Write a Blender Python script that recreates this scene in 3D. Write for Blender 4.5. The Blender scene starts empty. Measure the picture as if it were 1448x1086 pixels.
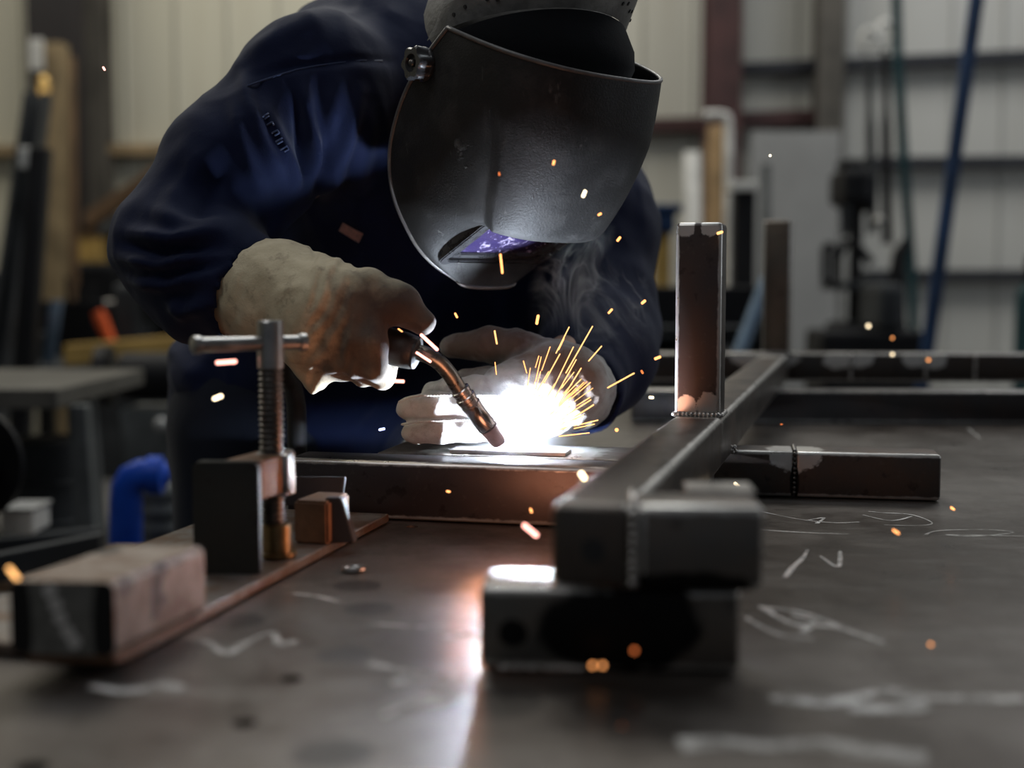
import bpy, bmesh, math, random
import numpy as np
import openvdb
from mathutils import Vector, Matrix, noise
random.seed(7)
C = bpy.context.scene.collection
V = Vector
# ------------------------------------------------------------------ camera frame
FPX, CX, CY, CAMZ = 1800.0, 724.0, 543.0, 1.08
PITCH = math.atan(143/FPX)
def ray(px, py):
    u, v = (px-CX)/FPX, (CY-py)/FPX
    return V((u, math.cos(PITCH)+v*math.sin(PITCH), -math.sin(PITCH)+v*math.cos(PITCH)))
def P(px, py, d):
    r = ray(px, py); return V((0, 0, CAMZ))+r*(d/r.y)
def PT(px, py, z):
    r = ray(px, py); return V((0, 0, CAMZ))+r*((z-CAMZ)/r.z)
TZ = .85
TT = TZ-.0012      # the table plate itself; things on it rest a hair above
def dirv(deg): a = math.radians(deg); return V((math.cos(a), math.sin(a), 0))
AY = 15.3
A = V((math.sin(math.radians(AY)), math.cos(math.radians(AY)), 0)); B = dirv(-AY); Z = V((0, 0, 1))

# ------------------------------------------------------------------ object helpers
def link(name, me, mat=None, parent=None, **kw):
    o = bpy.data.objects.new(name, me); C.objects.link(o)
    if mat is not None:
        o.data.materials.clear(); o.data.materials.append(mat)
    if parent is not None: o.parent = parent
    for k, v in kw.items(): o[k] = v
    return o
def obj(name, bm, mat, parent=None, smooth=None, **kw):
    bmesh.ops.recalc_face_normals(bm, faces=bm.faces)
    me = bpy.data.meshes.new(name); bm.to_mesh(me); bm.free()
    if smooth is not None:
        for p in me.polygons: p.use_smooth = True
        if smooth < 179: me.set_sharp_from_angle(angle=math.radians(smooth))
    o = link(name, me, mat, None, **kw)
    if parent is not None:
        o.parent = parent; o.matrix_parent_inverse = parent_inv(parent)
    return o
def parent_inv(p):
    m = Matrix.Identity(4); q = p
    chain = []
    while q is not None: chain.append(q); q = q.parent
    for q in reversed(chain): m = m @ (q.matrix_parent_inverse @ q.matrix_basis if q.parent else q.matrix_basis)
    return m.inverted()
def thing(name, label, cat, loc=(0, 0, 0), group=None):
    o = bpy.data.objects.new(name, None); C.objects.link(o); o.location = loc; o.empty_display_size = .05
    o['label'] = label; o['category'] = cat
    if group: o['group'] = group
    return o
def tag(o, label, cat, group=None):
    o['label'] = label; o['category'] = cat
    if group: o['group'] = group
    return o
def new(): return bmesh.new()
def add_hex(bm, o, ax, ay, az, bevel=0, seg=2):
    """box from corner o along three edge vectors"""
    vs = [bm.verts.new(o+ax*i+ay*j+az*k) for k in (0, 1) for j in (0, 1) for i in (0, 1)]
    fs = [bm.faces.new([vs[i] for i in f]) for f in ((0, 2, 3, 1), (4, 5, 7, 6), (0, 1, 5, 4), (2, 6, 7, 3), (0, 4, 6, 2), (1, 3, 7, 5))]
    if bevel:
        es = list({e for f in fs for e in f.edges})
        bmesh.ops.bevel(bm, geom=es, offset=bevel, segments=seg, profile=.5, affect='EDGES')
    return bm
def boxc(bm, c, sx, sy, sz, ax=V((1, 0, 0)), ay=V((0, 1, 0)), az=V((0, 0, 1)), bevel=0, seg=2):
    return add_hex(bm, V(c)-ax*sx/2-ay*sy/2-az*sz/2, ax*sx, ay*sy, az*sz, bevel, seg)
def frame_of(d):
    d = d.normalized(); up = V((0, 0, 1)) if abs(d.z) < .9 else V((1, 0, 0))
    x = d.cross(up).normalized(); return x, x.cross(d).normalized()
def tube(bm, pts, radii, n=12, cap=True):
    pts = [V(p) for p in pts]
    if not hasattr(radii, '__len__'): radii = [radii]*len(pts)
    rings = []; x = None
    for i, p in enumerate(pts):
        d = (pts[min(i+1, len(pts)-1)]-pts[max(i-1, 0)]).normalized()
        if x is None: x, y = frame_of(d)
        else:
            x = (x-d*x.dot(d)).normalized(); y = x.cross(d).normalized()
        rings.append([bm.verts.new(p+(x*math.cos(2*math.pi*k/n)+y*math.sin(2*math.pi*k/n))*radii[i]) for k in range(n)])
    for a, b in zip(rings, rings[1:]):
        for k in range(n): bm.faces.new((a[k], a[(k+1) % n], b[(k+1) % n], b[k]))
    if cap:
        bm.faces.new(rings[0][::-1]); bm.faces.new(rings[-1])
    return bm
def lathe(bm, o, axis, prof, n=24):
    """prof: list of (distance along axis, radius)"""
    x, y = frame_of(axis); axis = axis.normalized()
    return _rings(bm, [[o+axis*t+(x*math.cos(2*math.pi*k/n)+y*math.sin(2*math.pi*k/n))*max(r, 1e-4) for k in range(n)] for t, r in prof])
def _rings(bm, rr):
    rings = [[bm.verts.new(p) for p in r] for r in rr]; n = len(rings[0])
    for a, b in zip(rings, rings[1:]):
        for k in range(n): bm.faces.new((a[k], a[(k+1) % n], b[(k+1) % n], b[k]))
    bm.faces.new(rings[0][::-1]); bm.faces.new(rings[-1]); return bm
def prism(bm, pts, ext, bevel=0):
    ext = V(ext); a = [bm.verts.new(V(p)) for p in pts]; b = [bm.verts.new(V(p)+ext) for p in pts]; n = len(pts)
    fs = [bm.faces.new(a), bm.faces.new(b[::-1])]+[bm.faces.new((a[i], b[i], b[(i+1) % n], a[(i+1) % n])) for i in range(n)]
    if bevel: bmesh.ops.bevel(bm, geom=list({e for f in fs for e in f.edges}), offset=bevel, segments=2, affect='EDGES')
    return bm
def sphere(bm, c, r, sub=2, scale=None, rot=None):
    m = Matrix.Translation(c)
    if rot is not None: m = m @ rot.to_4x4()
    if scale is not None: m = m @ Matrix.Diagonal((*scale, 1))
    bmesh.ops.create_icosphere(bm, subdivisions=sub, radius=r, matrix=m); return bm
def catmull(pts, n):
    pts = [np.array(p, float) for p in pts]; out = []
    for i in range(len(pts)-1):
        p0, p1, p2, p3 = pts[max(i-1, 0)], pts[i], pts[i+1], pts[min(i+2, len(pts)-1)]
        for k in range(n):
            t = k/n
            out.append(.5*((2*p1)+(-p0+p2)*t+(2*p0-5*p1+4*p2-p3)*t*t+(-p0+3*p1-3*p2+p3)*t**3))
    out.append(pts[-1]); return out

# ------------------------------------------------------------------ materials
class NT:
    def __init__(s, name):
        s.m = bpy.data.materials.new(name); s.m.use_nodes = True; s.t = s.m.node_tree; s.t.nodes.clear()
        s.out = s.n('ShaderNodeOutputMaterial')
    def n(s, ty, **kw):
        nd = s.t.nodes.new(ty)
        for k, v in kw.items():
            if hasattr(nd, k) and k not in nd.inputs: setattr(nd, k, v)
            else: s.set(nd.inputs[k], v)
        return nd
    def set(s, inp, v):
        if hasattr(v, 'is_output'): s.t.links.new(v, inp)
        elif hasattr(v, 'outputs'): s.t.links.new(v.outputs[0], inp)
        else:
            if inp.type == 'RGBA' and len(v) == 3: v = (*v, 1)
            inp.default_value = v
    def math(s, op, a, b=0.0, clamp=False):
        nd = s.t.nodes.new('ShaderNodeMath'); nd.operation = op; nd.use_clamp = clamp
        s.set(nd.inputs[0], a); s.set(nd.inputs[1], b); return nd.outputs[0]
    def pos(s, scale=(1, 1, 1), coord='pos'):
        src = s.n('ShaderNodeNewGeometry').outputs['Position'] if coord == 'pos' else s.n('ShaderNodeTexCoord').outputs['Object']
        mp = s.n('ShaderNodeMapping'); s.set(mp.inputs['Vector'], src); mp.inputs['Scale'].default_value = scale
        return mp.outputs[0]
    def noise(s, vec, scale, detail=4, rough=.55, dist=0):
        nd = s.n('ShaderNodeTexNoise'); s.set(nd.inputs['Vector'], vec)
        for k, v in (('Scale', scale), ('Detail', detail), ('Roughness', rough), ('Distortion', dist)): nd.inputs[k].default_value = v
        return nd.outputs[0]
    def ramp(s, fac, lo, hi, a=0., b=1.):
        nd = s.n('ShaderNodeMapRange'); s.set(nd.inputs[0], fac)
        for i, v in enumerate((lo, hi, a, b)): nd.inputs[i+1].default_value = v
        return nd.outputs[0]
    def mix(s, fac, a, b):
        nd = s.t.nodes.new('ShaderNodeMix'); nd.data_type = 'RGBA'
        s.set(nd.inputs[0], fac); s.set(nd.inputs[6], a); s.set(nd.inputs[7], b); return nd.outputs[2]
    def bsdf(s, col, rough=.5, metal=0., normal=None, **kw):
        b = s.n('ShaderNodeBsdfPrincipled')
        s.set(b.inputs['Base Color'], col); s.set(b.inputs['Roughness'], rough); s.set(b.inputs['Metallic'], metal)
        if normal is not None: s.set(b.inputs['Normal'], normal)
        for k, v in kw.items(): s.set(b.inputs[k.replace('_', ' ')], v)
        s.t.links.new(b.outputs[0], s.out.inputs[0]); return b
    def bump(s, h, strength=.3, dist=.002):
        nd = s.n('ShaderNodeBump'); s.set(nd.inputs['Height'], h); nd.inputs['Strength'].default_value = strength; nd.inputs['Distance'].default_value = dist
        return nd.outputs[0]
    def near(s, c, r, wob=.5, nscale=90., stretch=(1, 1, 1), soft=.08):
        """0..1 mask of a blotch round the point c"""
        g = s.n('ShaderNodeNewGeometry').outputs['Position']
        sb = s.n('ShaderNodeVectorMath', operation='SUBTRACT'); s.set(sb.inputs[0], g); sb.inputs[1].default_value = tuple(c)
        ml = s.n('ShaderNodeVectorMath', operation='MULTIPLY'); s.set(ml.inputs[0], sb); ml.inputs[1].default_value = stretch
        ln = s.n('ShaderNodeVectorMath', operation='LENGTH'); s.set(ln.inputs[0], ml)
        nz = s.noise(g, nscale, 3)
        dd = s.math('ADD', s.math('DIVIDE', ln.outputs['Value'], r), s.math('MULTIPLY', s.math('SUBTRACT', nz, .5), wob*2))
        return s.ramp(dd, 1+soft, 1-soft)

def simple(name, col, rough=.5, metal=0., var=.25, scale=30., bump=0., bscale=200., **kw):
    t = NT(name); p = t.pos()
    n = t.noise(p, scale, 5, .6)
    f = t.ramp(n, .3, .7, 1-var, 1+var)
    mx = t.n('ShaderNodeVectorMath', operation='SCALE'); mx.inputs[0].default_value = col; t.set(mx.inputs['Scale'], f)
    nm = t.bump(t.noise(p, bscale, 4), bump) if bump else None
    t.bsdf(mx.outputs[0], t.ramp(n, .3, .7, max(rough-.1, .02), min(rough+.1, 1)), metal, nm, **kw); return t.m

def steel(name, col=(.05, .046, .043), spots=(), darks=(), rough=.42, metal=.75, brown=.5, coarse=14., wear_highlight=None, ww=.006):
    t = NT(name); p = t.pos()
    n1 = t.noise(p, coarse, 6, .65); n2 = t.noise(p, 140, 4, .6)
    c = t.mix(t.ramp(n1, .4, .68, 0, brown), col, (col[0]*1.5, col[1]*1.05, col[2]*.8))
    c = t.mix(t.ramp(n2, .6, .78, 0, .4), c, (col[0]*2.2, col[1]*2.1, col[2]*2.))
    c = t.mix(t.ramp(t.noise(p, 60, 3), .62, .7, 0, .5), c, (.012, .011, .01))
    r = t.ramp(n1, .3, .7, rough-.08, rough+.14)
    if wear_highlight:      # edge highlight put into the colour, as mill scale rubbed off the corners
        o, ax1, d1, ax2, d2 = wear_highlight; g = t.n('ShaderNodeNewGeometry').outputs['Position']; es = []
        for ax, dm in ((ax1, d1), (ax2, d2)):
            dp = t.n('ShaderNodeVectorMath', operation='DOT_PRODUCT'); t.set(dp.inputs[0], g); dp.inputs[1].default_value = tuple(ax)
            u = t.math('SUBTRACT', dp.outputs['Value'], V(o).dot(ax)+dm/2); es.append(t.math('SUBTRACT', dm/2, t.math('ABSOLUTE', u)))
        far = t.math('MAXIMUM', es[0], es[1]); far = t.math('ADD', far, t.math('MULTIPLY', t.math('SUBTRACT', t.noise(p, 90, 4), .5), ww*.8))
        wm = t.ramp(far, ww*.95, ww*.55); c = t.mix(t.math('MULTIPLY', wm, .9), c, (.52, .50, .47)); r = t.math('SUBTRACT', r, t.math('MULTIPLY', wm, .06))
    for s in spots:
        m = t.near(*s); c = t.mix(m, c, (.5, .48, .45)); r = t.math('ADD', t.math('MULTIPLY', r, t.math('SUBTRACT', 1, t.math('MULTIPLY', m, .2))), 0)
    for s in darks:
        m = t.near(*s); c = t.mix(m, c, (.008, .0075, .007))
    t.bsdf(c, r, metal, t.bump(n2, .12, .001)); return t.m

def emis(name, col, strength):
    t = NT(name); e = t.n('ShaderNodeEmission'); t.set(e.inputs[0], col); e.inputs[1].default_value = strength
    t.t.links.new(e.outputs[0], t.out.inputs[0]); return t.m

M = {}
M['edge_steel'] = simple('bright worn steel', (.42, .4, .38), .35, .9, .25, 60, .1)
M['clamp_steel'] = simple('brushed clamp steel', (.32, .31, .3), .34, .95, .25, 40, .05)
M['thread'] = simple('oiled thread steel', (.13, .12, .11), .35, .9, .3, 80)
M['rust'] = simple('rusty steel', (.16, .085, .045), .6, .45, .45, 45, .25)
M['weld'] = simple('weld bead', (.4, .38, .36), .32, .95, .3, 90, .35, 260)
M['black'] = simple('black rubber', (.012, .012, .013), .55, 0, .3, 30)
M['dark'] = simple('dark painted metal', (.022, .022, .024), .5, .2, .4, 12)
M['skin'] = simple('skin', (.42, .25, .18), .5)
M['boot'] = simple('boot leather', (.03, .022, .018), .5, 0, .3, 40, .2)

# ================================================================== SETTING
def plane_box(name, lo, hi, mat, **kw):
    bm = new(); add_hex(bm, V(lo), V((hi[0]-lo[0], 0, 0)), V((0, hi[1]-lo[1], 0)), V((0, 0, hi[2]-lo[2])))
    return obj(name, bm, mat, kind='structure', **kw)
def wall_mat():
    t = NT('cream steel wall panels'); p = t.pos()
    n = t.noise(t.pos((1, 1, .25)), 1.4, 4); st = t.noise(t.pos((6, 6, .35)), 2.2, 4, .7)
    sx = t.n('ShaderNodeSeparateXYZ'); t.set(sx.inputs[0], p)
    lo = t.ramp(sx.outputs['X'], -1.2, 2.6)
    c = t.mix(lo, (.46, .435, .34), (.43, .425, .40))
    c = t.mix(t.ramp(n, .35, .7, 0, .45), c, (.36, .35, .31))
    c = t.mix(t.ramp(st, .55, .75, 0, .4), c, (.27, .22, .15))
    rib = t.math('ABSOLUTE', t.math('SUBTRACT', t.math('FRACT', t.math('MULTIPLY', sx.outputs['X'], 3.3)), .5))
    c = t.mix(t.ramp(rib, .03, .0, 0, .55), c, (.16, .15, .13))
    t.bsdf(c, .55, 0, t.bump(t.ramp(rib, .07, .0), .6, .02)); return t.m
def floor_mat():
    t = NT('dark concrete floor'); n = t.noise(t.pos(), 2.5, 6, .6)
    t.bsdf(t.mix(n, (.05, .048, .045), (.12, .115, .11)), t.ramp(n, .3, .7, .45, .75)); return t.m
WALL = wall_mat()
YB = 7.6
plane_box('floor', (-7, -5, -.1), (8, YB, 0), floor_mat())
plane_box('wall_back', (-7, YB, 0), (8, YB+.15, 6), WALL)
plane_box('wall_left', (-7.15, -5, 0), (-7, YB, 6), WALL)
plane_box('wall_right', (8, -5, 0), (8.15, YB, 6), WALL)
plane_box('ceiling', (-7, -5, 6), (8, YB, 6.15), simple('ceiling panels', (.4, .4, .38), .7))
GIRT = simple('dark blue grey girt', (.014, .015, .02), .55, .1, .3, 3)
TANG = simple('tan rusty girt', (.27, .19, .10), .6, 0, .4, 4)
MAR = simple('dark red oxide steel', (.04, .013, .012), .6, .1, .4, 5)
MARD = simple('nearly black column', (.009, .006, .006), .6, .1, .4, 5)
GRYC = simple('grey brown column', (.07, .062, .05), .6, .1, .5, 3)
nt = [0]
def girt(x0, y0, x1, y1, hpx, mat, d=YB-.1, name=None):
    a, b = P(x0, y0, d), P(x1, y1, d); h = hpx/FPX*d
    nt[0] += 1; bm = new(); t = (b-a)
    # a C-shaped rail: web and two flanges
    add_hex(bm, a-Z*h/2, t, V((0, .012, 0)), Z*h)
    add_hex(bm, a-Z*h/2+V((0, .012, 0)), t, V((0, .085, 0)), Z*.012); add_hex(bm, a+Z*(h/2-.012)+V((0, .012, 0)), t, V((0, .085, 0)), Z*.012)
    return obj('trim_%d' % nt[0], bm, mat, kind='structure')
def column(xc, wpx, y0, y1, mat, d=YB-.25, depth=.2):
    """steel I column standing on the floor (y1=None) from py y0 upwards"""
    a = P(xc, y0, d); w = wpx/FPX*d; top = a.z; bot = 0 if y1 is None else P(xc, y1, d).z
    nt[0] += 1; bm = new(); h = V((0, 0, top-bot)); o = V((a.x-w/2, d-depth/2, bot))
    add_hex(bm, o, V((w, 0, 0)), V((0, .02, 0)), h); add_hex(bm, o+V((0, depth-.02, 0)), V((w, 0, 0)), V((0, .02, 0)), h)
    add_hex(bm, o+V((w/2-.01, .02, 0)), V((.02, 0, 0)), V((0, depth-.04, 0)), h)
    return obj('trim_%d' % nt[0], bm, mat, kind='structure')
girt(-400, 216, 240, 210, 14, TANG)
girt(1048, 96, 1700, 66, 15, GIRT); girt(1225, 229, 1700, 224, 14, GIRT); girt(1225, 389, 1700, 387, 14, GIRT)
girt(885, 177, 1010, 174, 18, MAR); girt(1050, 168, 1190, 163, 20, MAR)
column(68, 78, -700, None, MARD, depth=.25); column(112, 44, -700, None, GRYC, d=YB-.14, depth=.16)
column(1030, 46, -700, None, MAR, depth=.25); column(1186, 36, -700, None, GRYC, d=YB-.14, depth=.16)

# ================================================================== WELDING TABLE
TO = V((-.306, 1.14, 0))
def tab(a, b, z=0): return TO+A*a+B*b+Z*z
def tab_px(px, py): return PT(px, py, TZ)
TA0, TA1, TB = -1.1, 1.45, 1.55
def table_mat():
    t = NT('scuffed steel table plate'); p = t.pos()
    n1 = t.noise(p, 3.2, 6, .62); n2 = t.noise(t.pos((1, 1, 1)), 16, 6, .7); n3 = t.noise(p, 220, 3)
    sm = t.noise(t.pos((3, 14, 1)), 3.0, 4, .6, 1.2)
    c = t.mix(t.ramp(n1, .38, .62), (.050, .037, .029), (.118, .104, .093))
    c = t.mix(t.ramp(n2, .50, .68, 0, .75), c, (.036, .028, .022))
    c = t.mix(t.ramp(sm, .54, .70, 0, .5), c, (.15, .14, .13))
    r = t.math('ADD', t.ramp(n2, .35, .65, .30, .46), t.ramp(n1, .4, .6, -.04, .07))
    for px, py, w in ((522, 858, 36), (487, 923, 40), (335, 876, 40), (700, 990, 70), (860, 1002, 55), (470, 1062, 60), (505, 826, 34)):
        q = tab_px(px, py); rr = w/FPX*q.y
        m = t.near(q, rr, .12, 60)
        c = t.mix(t.math('MULTIPLY', m, .75), c, (.022, .019, .017))
    t.bsdf(c, r, .75, t.bump(t.math('ADD', n3, t.math('MULTIPLY', n2, 2.)), .10, .001)); return t.m
wt = thing('welding_table', 'large scuffed steel welding table top with chalk scribbles under the welded frame', 'table', tab(.2, .7))
HOLES = [(412, 957, 16), (345, 1019, 19), (45, 1083, 26), (583, 743, 9)]
bm = new(); add_hex(bm, tab(TA0, 0, TT-.016), A*(TA1-TA0), B*TB, Z*.016, .0015, 1)
top = obj('table_top', bm, table_mat(), wt)
cut = new()
for px, py, w in HOLES:
    q = tab_px(px, py); lathe(cut, q-Z*.03, Z, [(0, w/FPX*q.y), (.05, w/FPX*q.y)], 28)
bmesh.ops.recalc_face_normals(cut, faces=cut.faces)
cme = bpy.data.meshes.new('cut'); cut.to_mesh(cme); cut.free(); co = bpy.data.objects.new('cut', cme); C.objects.link(co)
md = top.modifiers.new('b', 'BOOLEAN'); md.object = co; md.operation = 'DIFFERENCE'; md.solver = 'EXACT'
dg = bpy.context.evaluated_depsgraph_get(); me2 = bpy.data.meshes.new_from_object(top.evaluated_get(dg)); top.modifiers.clear(); top.data = me2
bpy.data.objects.remove(co)
LEGM = simple('dark steel leg', (.03, .028, .027), .5, .5, .3, 20)
for a, b in ((TA0+.08, .1), (TA1-.08, .1), (TA0+.08, TB-.08), (TA1-.08, TB-.08)):
    bm = new(); boxc(bm, tab(a, b, (TT-.016)/2), .08, .08, TT-.016, B, A, Z, .004); obj('leg', bm, LEGM, wt)
for a, b, la, lb in ((TA0+.12, .08, TA1-TA0-.24, .04), (TA0+.12, TB-.1, TA1-TA0-.24, .04)):
    bm = new(); add_hex(bm, tab(a, b, TZ-.096), A*la, B*lb, Z*.08); obj('apron_rail', bm, LEGM, wt)
# chalk lines drawn on the table top
def chalk_mat():
    t = NT('smudged chalk'); p = t.pos(); n = t.noise(p, 70, 4, .7); n2 = t.noise(p, 18, 3)
    d = t.n('ShaderNodeBsdfDiffuse'); t.set(d.inputs[0], (.62, .6, .57)); tr = t.n('ShaderNodeBsdfTransparent')
    ms = t.n('ShaderNodeMixShader'); t.set(ms.inputs[0], t.math('MULTIPLY', t.ramp(n, .30, .55), t.ramp(n2, .35, .6, .4, .85)))
    t.t.links.new(tr.outputs[0], ms.inputs[1]); t.t.links.new(d.outputs[0], ms.inputs[2]); t.t.links.new(ms.outputs[0], t.out.inputs[0]); return t.m
CH = chalk_mat()
def chalk(strokes):
    for w, pts in strokes:
        bm = new()
        pp = catmull([tuple(PT(x, y, TZ)) for x, y in pts], 8)
        prev = None
        for i, q in enumerate(pp):
            q = V(q); nx = V(pp[min(i+1, len(pp)-1)])-V(pp[max(i-1, 0)]); s = V((-nx.y, nx.x, 0)).normalized()*w*(.7+.5*noise.noise(q*30))
            a, b = bm.verts.new(q+s-Z*.0007), bm.verts.new(q-s-Z*.0007)
            if prev: bm.faces.new((prev[0], a, b, prev[1]))
            prev = (a, b)
        obj('chalk_mark', bm, CH, wt)
chalk([(0.0044, [(250, 902), (290, 905), (320, 922), (350, 905), (385, 893), (395, 908), (420, 905)])])
chalk([(0.0037, [(1075, 855), (1120, 880), (1180, 885), (1250, 907)]), (0.0037, [(1120, 868), (1150, 876), (1135, 892)]), (0.0028, [(1055, 872), (1100, 895), (1150, 902)]), (0.0037, [(1085, 858), (1140, 866), (1200, 890)])])
chalk([(0.0020, [(1075, 722), (1130, 733), (1180, 738), (1215, 737)]), (0.0020, [(1075, 748), (1140, 752), (1200, 754)]), (0.0025, [(1140, 735), (1165, 731), (1155, 739)])])
chalk([(0.0019, [(1228, 722), (1250, 724), (1290, 727), (1318, 738), (1300, 742), (1250, 741)]), (0.0016, [(1220, 727), (1260, 735), (1290, 729)])])
chalk([(0.0018, [(1308, 755), (1330, 749), (1400, 748), (1432, 752), (1380, 757), (1340, 755), (1448, 757)])])
chalk([(0.0035, [(1110, 815), (1122, 800), (1135, 788), (1142, 776)]), (0.0025, [(1160, 785), (1185, 800), (1188, 778)])])
chalk([(0.0063, [(520, 935), (560, 945), (610, 955), (650, 975)]), (0.0063, [(540, 1010), (590, 990), (650, 972), (690, 965)]), (0.0075, [(555, 965), (600, 958), (660, 955), (690, 950)]), (0.0050, [(600, 970), (640, 985), (560, 1000)])])
chalk([(0.0050, [(628, 900), (660, 893), (690, 890)])])
chalk([(0.0081, [(130, 968), (170, 975), (215, 970)]), (0.0075, [(225, 962), (240, 968), (258, 975)])])
chalk([(0.0100, [(960, 1050), (1020, 1048), (1080, 1052), (1160, 1050), (1230, 1060), (1310, 1070)])])
chalk([(0.0075, [(1090, 985), (1180, 990), (1260, 975), (1300, 998), (1200, 1000)]), (0.0063, [(1240, 975), (1340, 985), (1448, 985)])])
chalk([(0.0025, [(1370, 606), (1376, 611), (1386, 619)])])
chalk([(0.0031, [(415, 838), (450, 842), (480, 850)]), (0.0031, [(520, 880), (580, 884), (620, 886)])])

# ================================================================== WELDED FRAME
TS = .0505
def fr(): return new()
wf = thing('welded_frame', 'half built frame of dark square steel tubes with two uprights on the welding table', 'frame', PT(900, 750, TZ))
NL = PT(778, 710, TZ+2*TS)           # near left top corner of the long tube
def on_main(d): return NL+A*((d-NL.y)/A.y)
L2 = TZ+2*TS
post_d = 1.235
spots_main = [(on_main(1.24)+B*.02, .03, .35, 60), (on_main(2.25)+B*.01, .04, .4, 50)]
m_main = steel('mill scale on the long tube', (.085, .077, .07), spots_main, rough=.36, metal=.8, brown=.4, wear_highlight=(NL-Z*TS, B, .048, Z, TS), ww=.0055)
bm = new(); add_hex(bm, NL-Z*TS, A*1.66, B*.048, Z*TS, .0062, 4)
main = obj('long_tube', bm, m_main, wf, smooth=40)
# uprights
def upright(d, w, h, spots, col=(.055, .05, .049)):
    o = on_main(d); bm = new(); add_hex(bm, o+B*.001, B*w, A*w, Z*h, .004, 3)
    m = steel('upright tube steel', col, spots(o), rough=.38, metal=.75, brown=.35, wear_highlight=(o+B*.001, B, w, A, w), ww=.0045)
    u = obj('upright_tube', bm, m, wf, smooth=40)
    bw = new()
    for k in range(11):
        sphere(bw, o+B*(.002+k*.0041)-A*.0012+Z*.0018, .0032, 1, (1.25, 1, .9))
    for k in range(8):
        sphere(bw, o+B*(w+.002)+A*(.004+k*.005)+Z*.001, .0026, 1)
    obj('weld_bead', bw, M['weld'], u, smooth=180); return u
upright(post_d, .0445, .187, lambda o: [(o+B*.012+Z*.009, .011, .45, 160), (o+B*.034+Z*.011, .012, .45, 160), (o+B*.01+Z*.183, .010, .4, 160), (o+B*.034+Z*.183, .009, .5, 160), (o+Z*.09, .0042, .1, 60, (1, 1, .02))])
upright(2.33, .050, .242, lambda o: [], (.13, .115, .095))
# near cross piece at the top and the block it rests on
D5 = dirv(-3.5); D5p = V((-D5.y, D5.x, 0))
o2 = PT(888, 708, L2)
e0 = NL+B*.048
bm = new(); add_hex(bm, e0-Z*TS+D5*.0035+D5p*.001, D5*.0735, D5p*.05, Z*TS, .0045, 3)
cs = obj('short_cross_tube', bm, steel('short cross tube steel', (.13, .125, .118), [(e0+D5*.005-Z*.02, .004, .5, 200, (1, 1, .12))], [(e0+D5*.03-Z*.05, .012, .4, 60, (.3, 1, 1))], rough=.4, metal=.8, wear_highlight=(e0-Z*TS+D5*.0035+D5p*.001, D5p, .05, Z, TS)), wf, smooth=40)
bw = new()
for k in range(9): sphere(bw, e0+D5*.0018-D5p*.0005-Z*(.004+k*.0052), .0034, 1, (1.1, .8, 1))
for k in range(7): sphere(bw, e0+D5*.002+D5p*(.004+k*.006)+Z*.0004, .003, 1)
obj('weld_bead', bw, M['weld'], cs, smooth=180)
bm = new(); add_hex(bm, e0+D5*.036+D5p*.046-Z*.001, D5*.042, D5p*.035, Z*.003, .0006, 1); obj('thin_plate', bm, M['edge_steel'], wf)
lo = PT(678, 946, TZ)
bm = new(); add_hex(bm, lo, D5*.154, D5p*.0505, Z*TS, .0045, 3)
darks = [(lo+D5*.02+Z*.022, .0085, .15, 80), (lo+D5*.075+Z*.026, .04, .25, 60, (1, 1, 1.6)), (lo+D5*.1+Z*.03, .03, .25, 60)]
lb = obj('support_tube', bm, steel('heat stained support tube', (.12, .115, .105), [], darks, rough=.46, metal=.8, wear_highlight=(lo, D5p, .0505, Z, TS)), wf, smooth=40)
bw = new()
for k in range(12): sphere(bw, lo+D5*(.014+k*.0042)-D5p*.001+Z*.0016, .0024, 1, (1.3, 1, .8))
obj('weld_bead', bw, M['weld'], lb, smooth=180)
bw = new()
for k in range(10): sphere(bw, lo+Z*TS+D5*(.045+k*.0045)+D5p*.004, .003, 1, (1.3, 1, .7))
obj('weld_bead', bw, M['weld'], lb, smooth=180)
bm = new(); q = NL+B*.026-Z*.0275-A*.0006; lathe(bm, q, A, [(0, .0072), (.0004, .0072)], 20); obj('burn_mark', bm, M['black'], main)
# front cross tube the welder works on
D3 = dirv(-13); D3p = V((-D3.y, D3.x, 0)); FH = .058
fb = PT(770, 745, TZ)
fs = fb-D3*.262
bm = new(); add_hex(bm, fs, D3*.36, D3p*.054, Z*FH, .006, 3)
ARCP = P(728, 621, 1.292)
obj('front_cross_tube', bm, steel('front cross tube steel', (.055, .05, .052), [], [], rough=.35, metal=.8, brown=.3, wear_highlight=(fs, D3p, .054, Z, FH), ww=.006), wf, smooth=40)
bm = new(); add_hex(bm, fs+D3*.075+D3p*.058, D3*.335, D3p*.095, Z*FH, .003, 2)
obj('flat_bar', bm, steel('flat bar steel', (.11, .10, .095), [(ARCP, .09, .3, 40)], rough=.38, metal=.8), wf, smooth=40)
bm = new(); add_hex(bm, fs+D3*.15+D3p*.066+Z*FH, D3*.12, D3p*.03, Z*.004, .0008, 1); obj('backing_strip', bm, M['edge_steel'], wf)
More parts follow.
